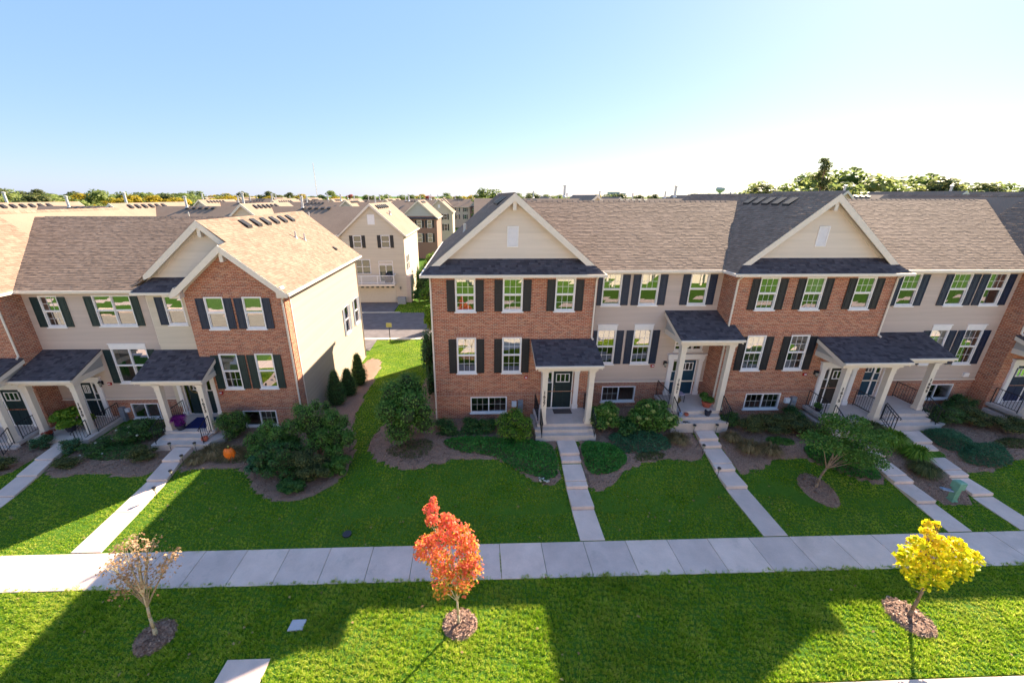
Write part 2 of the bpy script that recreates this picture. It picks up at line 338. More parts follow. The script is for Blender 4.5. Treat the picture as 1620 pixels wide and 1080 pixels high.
# pavement slabs one by one
jx = [-24.45, -22.97, -21.49, -20.01, -18.53, -17.05, -15.57, -14.09, -12.62, -11.15, -9.65, -8.19, -6.72, -5.25, -3.74, -2.27, -.75, .79, 2.31, 3.86, 5.41, 6.96, 8.48, 10.03, 11.58, 13.14, 14.72, 16.21, 17.71, 19.29, 20.8, 22.3, 23.85, 25.4]
sw = thing('pavement', None, None, (0, 0, 0), None, 'structure')
def slab(name, pts, z0, z1, th, parent, mat='concrete', gap=.008, bev=.012):
    # pts: 4 corners xl,xr at y0 and y1 ; z0 front z, z1 back z
    (a, y0), (b_, _), (c, y1), (d, _) = pts
    m = MB(); g = gap; w = bev
    lo = [(a+g, y0+g), (b_-g, y0+g), (c-g, y1-g), (d+g, y1-g)]; hi = [(a+g+w, y0+g+w), (b_-g-w, y0+g+w), (c-g-w, y1-g-w), (d+g+w, y1-g-w)]
    zz = [z0, z0, z1, z1]
    r1 = [(x, y, z-th) for (x, y), z in zip(lo, zz)]; r2 = [(x, y, z-w*.7) for (x, y), z in zip(lo, zz)]; r3 = [(x, y, z) for (x, y), z in zip(hi, zz)]
    m.face(r3)
    for i in range(4):
        j = (i+1) % 4; m.face([r2[i], r2[j], r3[j], r3[i]]); m.face([r1[i], r1[j], r2[j], r2[i]])
    return m.build(name, mat, parent)
for a, b_ in zip(jx[:-1], jx[1:]):
    t = random.uniform(-.003, .003); slab('slab', [(a, 9.69), (b_, 9.69), (b_, 11.14), (a, 11.14)], .016+t, .016+t, .14, sw)
b = MB()
for k in range(5): b.box(.775, .80, 9.98+k*.14, 10.05+k*.14, .0, .021)
b.build('joint_strip', 'vent_black', sw)
b = MB(); b.box(.76, .815, 9.95, 10.72, .0, .0185); b.build('joint_strip', 'sign_yellow', sw)
for a, c in ((-30.5, -24.46), (25.41, 31.0), (31.01, 37)): slab('slab', [(a, 9.69), (c, 9.69), (c, 11.14), (a, 11.14)], .016, .016, .14, sw)

WALKS = {}
def walkway(key, segs):
    w = thing('footpath', None, None, (segs[0][1], segs[0][0], 0), None, 'structure'); WALKS[key] = segs
    for i in range(len(segs)-1):
        y0, xl0, xr0, z = segs[i][:4]; y1, xl1, xr1 = segs[i+1][:3]
        zf = segs[i][3]; zb = segs[i][4]
        slab('slab', [(xl0, y0), (xr0, y0), (xr1, y1), (xl1, y1)], zf, zb, .34, w)
walkway('A', [(11.17, 3.77, 4.70, .018, .05), (12.66, 3.79, 4.71, .20, .215), (13.66, 3.79, 4.71, .36, .365), (13.98, 3.80, 4.72, .40, .41), (15.12, 3.86, 4.77, .56, .565), (15.50, 3.87, 4.78, .71, .73), (16.52, 3.88, 4.80)])
walkway('B', [(11.17, 10.66, 11.60, .018, .05), (13.66, 10.72, 11.66, .20, .215), (14.60, 10.75, 11.68, .36, .365), (14.98, 10.80, 11.74, .40, .41), (16.08, 10.93, 11.87, .57, .575), (16.45, 10.95, 11.90, .73, .75), (17.13, 11.05, 12.0)])
walkway('C', [(11.17, 17.80, 18.74, .018, .05), (12.56, 18.00, 18.84, .20, .215), (13.56, 18.02, 18.90, .36, .365), (13.92, 18.02, 18.94, .40, .41), (15.1, 18.2, 19.1, .56, .565), (15.5, 18.25, 19.15, .71, .73), (16.3, 18.35, 19.3)])
walkway('D', [(11.17, 20.66, 21.60, .018, .05), (12.90, 20.78, 21.72, .20, .215), (13.88, 20.86, 21.76, .36, .365), (14.22, 20.90, 21.80, .40, .41), (15.44, 21.15, 22.05, .56, .565), (15.90, 21.25, 22.2, .71, .73), (16.82, 21.5, 22.5)])
walkway('L', [(11.17, -14.40, -13.33, .018, .02), (13.1, -14.48, -13.48, .02, .03), (14.90, -14.56, -13.66, .13, .14), (16.12, -14.74, -13.92, .25, .26), (17.15, -14.86, -14.0)])
walkway('M', [(11.17, -20.0, -18.95, .018, .02), (14.1, -20.25, -19.35, .08, .08), (15.35, -20.55, -19.65, .14, .14), (16.45, -20.85, -20.0, .2, .2), (17.75, -21.05, -20.25)])

# planting beds
BEDS = {
 'A': [(-5.3, 18.2), (-5.4, 16.9), (-4.7, 15.8), (-3.3, 14.9), (-1.9, 15.2), (-.4, 15.6), (1.2, 15.4), (2.4, 14.2), (3.75, 13.75), (3.84, 18.7), (-2.1, 18.7), (-2.1, 31), (-3.3, 31), (-3.6, 22)],
 'B': [(4.73, 13.35), (5.9, 13.9), (7.0, 14.9), (8.4, 15.3), (10.85, 15.2), (11.0, 17.2), (9.9, 19.7), (5.8, 19.7), (5.6, 17.0), (4.8, 16.4)],
 'C': [(11.75, 14.45), (12.9, 14.75), (13.9, 15.2), (15.0, 15.3), (16.2, 14.5), (17.2, 13.6), (18.0, 13.6), (18.25, 16.3), (17.4, 17.5), (17.4, 18.7), (12.6, 18.7), (12.5, 17.2), (12.0, 16.8)],
 'CD': [(18.88, 12.6), (19.9, 12.45), (20.76, 12.6), (21.2, 15.5), (21.5, 16.9), (20.3, 17.0), (19.3, 16.3), (19.0, 14.5)],
 'D': [(21.75, 14.1), (23.3, 14.2), (25.2, 14.9), (27.0, 15.0), (29, 15.4), (29, 18.6), (27.9, 19.5), (23.2, 19.5), (23.3, 17), (22.5, 16.8), (22.1, 15.5)],
 'L': [(-13.8, 15.5), (-12.6, 15.9), (-11.4, 15.8), (-10.2, 15.3), (-9.6, 14.2), (-8.5, 13.6), (-7.3, 13.5), (-6.2, 14.4), (-5.75, 15.9), (-6.2, 17.6), (-6.9, 19.5), (-7.2, 24), (-7.6, 31), (-9.3, 31.5), (-9.3, 19.4), (-13.2, 19.4), (-13.9, 17.2)],
 'LM': [(-19.9, 15.6), (-18.7, 15.3), (-17.3, 15.7), (-16.2, 15.3), (-14.75, 15.3), (-14.9, 17.2), (-15.9, 17.6), (-16.0, 20), (-19.4, 20.2), (-19.8, 17.8)],
 'M': [(-27, 14.2), (-23.5, 14.6), (-21.6, 15.2), (-21.1, 16.2), (-21.3, 17.8), (-22.9, 19.3), (-27, 19.3)],
}
def inpoly(px, py, poly):
    px = np.asarray(px); py = np.asarray(py); r = np.zeros(px.shape, bool); n = len(poly); j = n-1
    for i in range(n):
        xi, yi = poly[i]; xj, yj = poly[j]
        c = ((yi > py) != (yj > py)) & (px < (xj-xi)*(py-yi)/((yj-yi) or 1e-9)+xi); r ^= c; j = i
    return r
def smoothpoly(poly, it=2):
    p = poly
    for _ in range(it):
        q = []
        for i in range(len(p)):
            a, b_ = p[i], p[(i+1) % len(p)]; q += [(a[0]*.78+b_[0]*.22, a[1]*.78+b_[1]*.22), (a[0]*.22+b_[0]*.78, a[1]*.22+b_[1]*.78)]
        p = q
    return p
def bedmesh(name, poly, h=.03, step=.22, mound=0.0):
    px = [p[0] for p in poly]; py = [p[1] for p in poly]
    gx = np.arange(min(px)-.3, max(px)+.3, step); gy = np.arange(min(py)-.3, max(py)+.3, step)
    X, Y = np.meshgrid(gx, gy); ins = inpoly(X, Y, poly)
    X = X+RNG.uniform(-.05, .05, X.shape); Y = Y+RNG.uniform(-.05, .05, Y.shape)
    Z = G(X, Y)+np.where(ins, h+RNG.uniform(-.012, .02, X.shape), -.05)
    id_ = np.arange(X.size).reshape(X.shape)
    F = np.stack([id_[:-1, :-1], id_[:-1, 1:], id_[1:, 1:], id_[1:, :-1]], -1).reshape(-1, 4)
    keep = ins.ravel()[F].any(1); F = F[keep]
    used = np.unique(F); mp = -np.ones(X.size, int); mp[used] = np.arange(len(used))
    me = bpy.data.meshes.new(name); me.from_pydata(np.stack([X.ravel(), Y.ravel(), Z.ravel()], -1)[used].tolist(), [], mp[F].tolist())
    me.materials.append(M['mulch']); me.polygons.foreach_set('use_smooth', [True]*len(me.polygons))
    return link(name, me, None, 'structure')
SB = {k: smoothpoly(v) for k, v in BEDS.items()}
for k, v in SB.items(): bedmesh('mulch_bed', v)
RINGS = [(-.54, 8.25, .50, .46), (12.95, 8.05, .55, .62), (-9.24, 8.15, .50, .50), (14.55, 13.4, .62, .85)]
for i, (cx, cy, rx, ry) in enumerate(RINGS):
    n = 26; b = MB(); cz = g1(cx, cy); prev = None
    prof = [(1.08, -.03), (1.0, .02), (.85, .07), (.5, .10), (.22, .07)]; rings = []
    for q, h in prof:
        rings.append([(cx+rx*(q+random.uniform(-.05, .05))*math.cos(2*math.pi*k/n), cy+ry*(q+random.uniform(-.05, .05))*math.sin(2*math.pi*k/n), g1(cx+rx*q*math.cos(2*math.pi*k/n), cy+ry*q*math.sin(2*math.pi*k/n))+h+random.uniform(-.012, .012)) for k in range(n)])
    for r1, r2 in zip(rings[:-1], rings[1:]):
        for k in range(n): j = (k+1) % n; b.face([r1[k], r1[j], r2[j], r2[k]])
    b.face(rings[-1]); b.build('mulch_ring', 'mulch', None, 'structure', smooth=True)

# ---------------------------------------------------------------- building helpers
def wall_panel(m, F, u0, u1, z0, z1, holes=(), mi=0, rev=.11, d=0.0):
    us = sorted({u0, u1, *[min(max(h[0], u0), u1) for h in holes], *[min(max(h[1], u0), u1) for h in holes]})
    zs = sorted({z0, z1, *[min(max(h[2], z0), z1) for h in holes], *[min(max(h[3], z0), z1) for h in holes]})
    for a, b_ in zip(us[:-1], us[1:]):
        for c, e in zip(zs[:-1], zs[1:]):
            um, zm = (a+b_)/2, (c+e)/2
            if any(h[0] < um < h[1] and h[2] < zm < h[3] for h in holes): continue
            m.face([F(a, d, c), F(b_, d, c), F(b_, d, e), F(a, d, e)], mi)
    for h in holes:
        a, b_, c, e = h[:4]; c2, e2 = max(c, z0), min(e, z1)
        if e2 <= c2: continue
        m.face([F(a, d, c2), F(a, d-rev, c2), F(a, d-rev, e2), F(a, d, e2)], mi); m.face([F(b_, d, c2), F(b_, d-rev, c2), F(b_, d-rev, e2), F(b_, d, e2)], mi)
        if c >= z0: m.face([F(a, d, c), F(b_, d, c), F(b_, d-rev, c), F(a, d-rev, c)], mi)
        if e <= z1: m.face([F(a, d, e), F(b_, d, e), F(b_, d-rev, e), F(a, d-rev, e)], mi)
def laps(m, F, u0, u1, z0, z1, holes=(), mi=0, h=.13, lo=None, hi=None):
    n = max(1, round((z1-z0)/h)); h = (z1-z0)/n
    for i in range(n):
        za, zb = z0+i*h, z0+(i+1)*h; zm = (za+zb)/2
        a0, b0 = (lo(za), hi(za)) if lo else (u0, u1); a1, b1 = (lo(zb), hi(zb)) if lo else (u0, u1)
        segs = [(a0, b0)]
        for q in holes:
            if q[2] < zm < q[3]:
                ns = []
                for s0, s1 in segs:
                    if q[1] <= s0 or q[0] >= s1: ns.append((s0, s1))
                    else:
                        if q[0] > s0: ns.append((s0, q[0]))
                        if q[1] < s1: ns.append((q[1], s1))
                segs = ns
        for s0, s1 in segs:
            t0 = s0 if s0 != a0 else a1; t1 = s1 if s1 != b0 else b1
            if t1-t0 < .01: continue
            m.face([F(s0, .018, za), F(s1, .018, za), F(t1, .004, zb), F(t0, .004, zb)], mi)
            m.face([F(s0, .003, za), F(s1, .003, za), F(s1, .018, za), F(s0, .018, za)], mi)
def rect_frame(m, F, u0, u1, z0, z1, w, d0, d1, mi=0, wb=None):
    wb = w if wb is None else wb
    m.fbox(F, u0, u0+w, d0, d1, z0, z1, mi); m.fbox(F, u1-w, u1, d0, d1, z0, z1, mi)
    m.fbox(F, u0+w, u1-w, d0, d1, z1-w, z1, mi); m.fbox(F, u0+w, u1-w, d0, d1, z0, z0+wb, mi)
def pane(parent, F, u0, u1, z0, z1, d, mat='glass'):
    j = [random.uniform(-.006, .006) for _ in range(4)]; m = MB()
    m.face([F(u0, d+j[0], z0), F(u1, d+j[1], z0), F(u1, d+j[2], z1), F(u0, d+j[3]-(j[0]-j[1]+j[2]-j[3])*0, z1)])
    return m.build('pane', mat, parent)
def shutter(root, F, u0, u1, z0, z1, mat):
    m = MB(); rect_frame(m, F, u0, u1, z0, z1, .055, .02, .055); zm = (z0+z1)/2
    m.fbox(F, u0+.055, u1-.055, .02, .055, zm-.04, zm+.04); m.fbox(F, u0+.055, u1-.055, .02, .038, z0+.055, z1-.055)
    for a, b_ in ((z0+.10, zm-.085), (zm+.085, z1-.10)): m.fbox(F, u0+.10, u1-.10, .038, .05, a, b_)
    return m.build('shutter', mat, root)
def window(root, F, u0, u1, z0, z1, shut=None, shw=.38, smat='shutter_black', header=0.0, grille='ul', units=1, blind=0.0, sillh=.07, hslide=False):
    w = MB(); fw_ = .055
    rect_frame(w, F, u0, u1, z0, z1, fw_, -.07, .03, wb=.06)
    if header: w.fbox(F, u0-.01, u1+.01, 0, .045, z1+.004, z1+header); w.fbox(F, u0-.04, u1+.04, 0, .07, z1+header, z1+header+.04)
    uw = (u1-u0-2*fw_); cell = uw/units
    rails = []
    for k in range(units):
        a = u0+fw_+k*cell; b_ = a+cell
        if k: w.fbox(F, a-.03, a+.03, -.07, .03, z0+fw_, z1-fw_); a += .03
        if k < units-1: b_ -= .03
        if hslide:
            um = (a+b_)/2; w.fbox(F, um-.028, um+.028, -.06, .015, z0+.06, z1-fw_)
            rails += [(a, um-.028, z0+.06, z1-fw_, -.028), (um+.028, b_, z0+.06, z1-fw_, -.045)]
        else:
            zm = (z0+z1)/2+.005; w.fbox(F, a, b_, -.06, .012, zm-.026, zm+.026)
            rect_frame(w, F, a, b_, zm+.026, z1-fw_, .028, -.055, -.005); rect_frame(w, F, a, b_, z0+.06, zm-.026, .03, -.065, -.03)
            rails += [(a+.028, b_-.028, zm+.026+.028, z1-fw_-.028, -.022), (a+.03, b_-.03, z0+.09, zm-.056, -.048)]
    win = w.build('window', 'trim_white', root)
    g = MB(); any_ = False
    for i, (a, b_, c, e, d) in enumerate(rails):
        upper = (i % 2 == 0)
        pane(win, F, a, b_, c, e, d, 'glass' if (upper or hslide) else 'glass_screen')
        if (upper and 'u' in grille) or (not upper and 'l' in grille):
            any_ = True; nc = 3; 
            for q in range(1, nc): u = a+(b_-a)*q/nc; g.fbox(F, u-.008, u+.008, d+.001, d+.008, c, e)
            for q in (1,): z = (c+e)/2; g.fbox(F, a, b_, d+.001, d+.009, z-.009, z+.009)
    if any_: g.build('grille', 'grille_grey' if hslide else 'trim_white', win)
    s = MB(); s.fbox(F, u0-.05, u1+.05, -.02, .08, z0-sillh, z0-.003); s.build('sill', 'trim_white', win)
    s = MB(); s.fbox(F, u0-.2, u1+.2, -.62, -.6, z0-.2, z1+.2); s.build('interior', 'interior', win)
    if blind > 0:
        zb = z1-(z1-z0)*blind; s = MB(); n = int((z1-zb)/.055)
        for q in range(n): z = z1-.03-q*.055; s.fbox(F, u0+.06, u1-.06, -.14, -.125, z-.05, z-.004)
        s.build('blind', 'blind', win)
    if shut and 'l' in shut: shutter(root, F, u0-shw-.015, u0-.015, z0+.0, z1-.07, smat)
    if shut and 'r' in shut: shutter(root, F, u1+.015, u1+shw+.015, z0+.0, z1-.07, smat)
    return win
def shingle_rows(m, O, U, V, vmax, lo, hi, course=.14, tab=.24):
    O, U, V = Vector(O), Vector(U).normalized(), Vector(V).normalized(); N = U.cross(V)
    if N.z < 0: N = -N
    n = int(math.ceil(vmax/course))
    for i in range(n):
        v0, v1 = i*course, min(vmax, (i+1)*course+.01); a0, b0, a1, b1 = lo(v0), hi(v0), lo(v1), hi(v1)
        s, e = min(a0, a1), max(b0, b1)
        if e-s < .02: continue
        u = s-random.uniform(0, tab)
        while u < e:
            w = tab*random.choice((.5, .75, 1, 1.2)); x0, x1 = u, u+w; u = x1
            p0, p1 = max(x0, a0), min(x1, b0); q0, q1 = max(x0, a1), min(x1, b1)
            if p1 < p0: p0 = p1 = (min(max(x0, a0), b0))
            if q1 < q0: q0 = q1 = (min(max(x0, a1), b1))
            if p1-p0 < .004 and q1-q0 < .004: continue
            t = .013+random.choice((0, .002, .005, .008))
            A = O+U*p0+V*v0+N*t; B = O+U*p1+V*v0+N*t; C = O+U*q1+V*v1+N*(t*.3+.001); D = O+U*q0+V*v1+N*(t*.3+.001)
            A0 = O+U*p0+V*v0; B0 = O+U*p1+V*v0
            k = len(m.v); m.v += [tuple(A), tuple(B), tuple(C), tuple(D), tuple(A0), tuple(B0)]
            m.f += [(k, k+1, k+2, k+3), (k+4, k+5, k+1, k)]; m.mi += [0, 0]
def roof_plane(m, O, U, V, pts, mi=0, th=.12):      # pts in (u,v); a slab under the shingles
    O, U, V = Vector(O), Vector(U).normalized(), Vector(V).normalized(); N = U.cross(V)
    if N.z < 0: N = -N
    top = [O+U*a+V*b_ for a, b_ in pts]; bot = [p-N*th for p in top]; k = len(m.v)
    n = len(pts); m.v += [tuple(p) for p in top+bot]; m.f += [tuple(range(k, k+n)), tuple(range(k+2*n-1, k+n-1, -1))]; m.mi += [mi, mi]
    for i in range(n): j = (i+1) % n; m.f.append((k+i, k+n+i, k+n+j, k+j)); m.mi.append(mi)
def box_vent(root, x, y, z, sl, axis='x', mat='vent_black', s=.23):
    # sl: dz per unit toward the ridge along +axis sign
    m = MB(); h = .16
    def P(a, b_, up_): return (x+a, y+b_, z+a*sl+up_) if axis == 'x' else (x+b_, y+a, z+a*sl+up_)
    sg = 1 if sl > 0 else -1
    m.hexa([P(-s, -s, 0), P(s, -s, 0), P(s, s, 0), P(-s, s, 0), P(-s, -s, h if sg > 0 else h*.5), P(s, -s, h*.5 if sg > 0 else h), P(s, s, h*.5 if sg > 0 else h), P(-s, s, h if sg > 0 else h*.5)])
    return m.build('roof_vent', mat, root)
def pipe_vent(root, x, y, z0, h, r=.07, cap=False, mat='pipe'):
    m = MB(); m.bar((x, y, z0-.2), (x, y, z0+h), r, 10); m.bar((x, y, z0-.05), (x, y, z0+.12), r*1.9, 10, r*1.1)
    if cap: m.bar((x, y, z0+h), (x, y, z0+h+.10), r*1.5, 10); m.bar((x, y, z0+h+.14), (x, y, z0+h+.20), r*1.7, 10, r*.6)
    return m.build('flue_pipe', mat, root)
def downspout(root, pts, mat='trim_cream', r=.045):
    m = MB()
    for a, b_ in zip(pts[:-1], pts[1:]): m.bar(a, b_, r, 6)
    return m.build('downspout', mat, root)
def text(root, s, at, size, axis='front', mat='number'):
    me = None; m = MB()
    c = bpy.data.curves.new('t', 'FONT'); c.body = s; c.size = size; c.extrude = .008; c.align_x = 'CENTER'; c.align_y = 'CENTER'; c.resolution_u = 3; c.offset = .004
    o = bpy.data.objects.new('t', c); COL.objects.link(o); me = bpy.data.meshes.new_from_object(o); bpy.data.objects.remove(o)
    for v in me.vertices: x, y, z = v.co; v.co = (at[0]+x, at[1]-z, at[2]+y)
    off = wloc(root); sx, tx, ty, tz = XF.get(root.name, (1, 0, 0, 0))
    for v in me.vertices: v.co = (v.co.x*1-off[0]+(tx if sx == 1 else 0), v.co.y+ty-off[1], v.co.z+tz-off[2])
    me.materials.clear(); me.materials.append(M[mat]); return link('house_number', me, root)
def post(root, x, y, z0, z1, w=.125, number=None):
    m = MB(); a = w
    m.box(x-a-.035, x+a+.035, y-a-.035, y+a+.035, z0, z0+.16); m.box(x-a-.018, x+a+.018, y-a-.018, y+a+.018, z0+.16, z0+.22)
    m.box(x-a, x+a, y-a, y+a, z0+.22, z1-.32); m.box(x-a-.025, x+a+.025, y-a-.025, y+a+.025, z1-.36, z1-.32)
    m.box(x-a-.012, x+a+.012, y-a-.012, y+a+.012, z1-.32, z1-.12); m.box(x-a-.045, x+a+.045, y-a-.045, y+a+.045, z1-.12, z1-.05); m.box(x-a-.07, x+a+.07, y-a-.07, y+a+.07, z1-.05, z1)
    p = m.build('porch_post', 'trim_cream', root)
    if number:
        for i, ch in enumerate(number): text(p, ch, (x, y-a-.012, z0+1.72-i*.21), .235)
    return p
def railing(root, p0, p1, h=.9, n=5, endpost=True):
    m = MB(); a, b_ = Vector(p0), Vector(p1); up_ = Vector((0, 0, h))
    m.bar(a+up_, b_+up_, .022, 6); m.bar(a+Vector((0, 0, .10)), b_+Vector((0, 0, .10)), .016, 6)
    for i in range(n+1):
        t = i/n; q = a.lerp(b_, t); r = .02 if i in (0, n) else .010
        m.bar(q+Vector((0, 0, 0 if i in (0, n) else .1)), q+up_, r, 5)
    if endpost:
        m.bar(b_+up_, b_+up_+Vector((0, -.14, -.05)), .020, 6); m.bar(b_+up_+Vector((0, -.14, -.05)), b_+up_+Vector((0, -.12, -.14)), .018, 6)
    return m.build('railing', 'iron', root)
def door(root, F, u0, u1, z0, z1, mat, handle_left=True, lites=True):
    m = MB(); m.fbox(F, u0, u1, -.06, -.015, z0, z1); 
    w = u1-u0
    for a, b_ in ((u0+.12, u0+w/2-.05), (u0+w/2+.05, u1-.12)): m.fbox(F, a, b_, -.015, -.005, z0+.22, z0+(z1-z0)*.60)
    d = m.build('door', mat, root)
    if lites:
        g = MB(); a, b_, c, e = u0+.13, u1-.13, z0+(z1-z0)*.70, z1-.14; rect_frame(g, F, a, b_, c, e, .04, -.014, .012)
        for q in (1, 2): u = a+(b_-a)*q/3; g.fbox(F, u-.018, u+.018, -.014, .010, c+.04, e-.04)
        g.build('door_light_frame', 'trim_white', d)
        for q in range(3): pane(d, F, a+(b_-a)*q/3+.02, a+(b_-a)*(q+1)/3-.02, c+.03, e-.03, -.010, 'glass_screen')
    h = MB(); hu = u0+.07 if handle_left else u1-.07
    h.fbox(F, hu-.02, hu+.02, -.012, .004, z0+.92, z0+1.15); h.bar(F(hu, .03, z0+.92), F(hu, .03, z0+1.12), .012, 6); h.bar(F(hu, -.01, z0+1.28), F(hu, .025, z0+1.28), .028, 8); h.build('handle', 'chrome', d)
    return d
def pilaster(m, F, u0, u1, z0, z1, d=.09):
    m.fbox(F, u0-.03, u1+.03, 0, d+.03, z0, z0+.22); m.fbox(F, u0, u1, 0, d, z0+.22, z1-.12); m.fbox(F, u0-.025, u1+.025, 0, d+.025, z1-.12, z1)
    m.fbox(F, u0+.05, u1-.05, d, d+.012, z0+.32, z1-.22)
def strobe(root, F, u, z):
    m = MB(); m.fbox(F, u-.09, u+.09, 0, .07, z-.09, z+.06); m.fbox(F, u-.05, u+.05, .07, .10, z-.03, z+.03, 1); m.build('alarm_strobe', ['red', 'plastic_white'], root)
def coach_lamp(root, F, u, z):
    m = MB(); m.fbox(F, u-.06, u+.06, 0, .03, z-.12, z+.1, 0); m.bar(F(u, .03, z), F(u, .14, z+.06), .015, 6); c = F(u, .16, z)
    m.lathe(c, [(.03, -.20), (.055, -.16), (.055, -.14)], 8); m.lathe(c, [(.05, -.14), (.07, .05)], 8, 1); m.lathe(c, [(.10, .05), (.02, .15), (.005, .17)], 8, 0)
    m.build('coach_lamp', ['iron', 'glass_lamp'], root)
def canopy(root, x0, x1, yw, yf, zf, zw, endsl=True, endsr=True, wallz=None):
    sl = (zw-zf)/(yw-yf); m = MB(); U = (1, 0, 0); V = (0, 1, sl); L = math.hypot(yw-yf, zw-zf)
    roof_plane(m, (x0, yf, zf), U, V, [(0, 0), (x1-x0, 0), (x1-x0, L), (0, L)], 0, .05)
    t = .20                                                       # rake boards, fascia and beam
    for xa, xb in ((x0+.01, x0+.05), (x1-.05, x1-.01)):
        m.hexa([(xa, yf+.01, zf-.05-t), (xb, yf+.01, zf-.05-t), (xb, yw, zw-.06-t), (xa, yw, zw-.06-t), (xa, yf+.01, zf-.055), (xb, yf+.01, zf-.055), (xb, yw, zw-.06), (xa, yw, zw-.06)], 1)
    m.box(x0+.05, x1-.05, yf+.012, yf+.04, zf-.20, zf-.06, 1)
    m.box(x0-.02, x1+.02, yf-.10, yf+.008, zf-.12, zf-.015, 1)    # gutter
    bz0, bz1 = zf-.36, zf-.10
    m.box(x0+.16, x1-.16, yf+.16, yf+.44, bz0, bz1, 1)            # front beam
    for xa, xb in ((x0+.16, x0+.40), (x1-.40, x1-.16)): m.box(xa, xb, yf+.44, yw-.002, bz0+.002, bz1-.002, 1)
    m.box(x0+.40, x1-.40, yf+.44, yw-.002, bz1-.05, bz1-.03, 1)   # ceiling
    for xx in (x0+.18, x1-.20):                                  # triangular side, clad
        m.face([(xx, yf+.30, bz1), (xx, yw-.003, bz1), (xx, yw-.003, zw-.08), (xx, yf+.30, zf+sl*.3-.08)], 2); m.face([(xx+.02, yf+.30, bz1), (xx+.02, yw-.003, bz1), (xx+.02, yw-.003, zw-.08), (xx+.02, yf+.30, zf+sl*.3-.08)], 2)
    r = m.build('porch_roof', ['shingle_shaded', 'trim_cream', 'siding_grey'], root)
    s = MB(); shingle_rows(s, (x0-.02, yf-.03, zf+.004-.03*sl), U, V, L+.02, lambda v: 0, lambda v: x1-x0+.04); s.build('shingles', 'shingle_shaded', r, 'stuff')
    return r
def gutter_y(m, x, y0, y1, z, mi=0): m.box(x-.06, x+.06, y0, y1, z-.13, z-.02, mi)
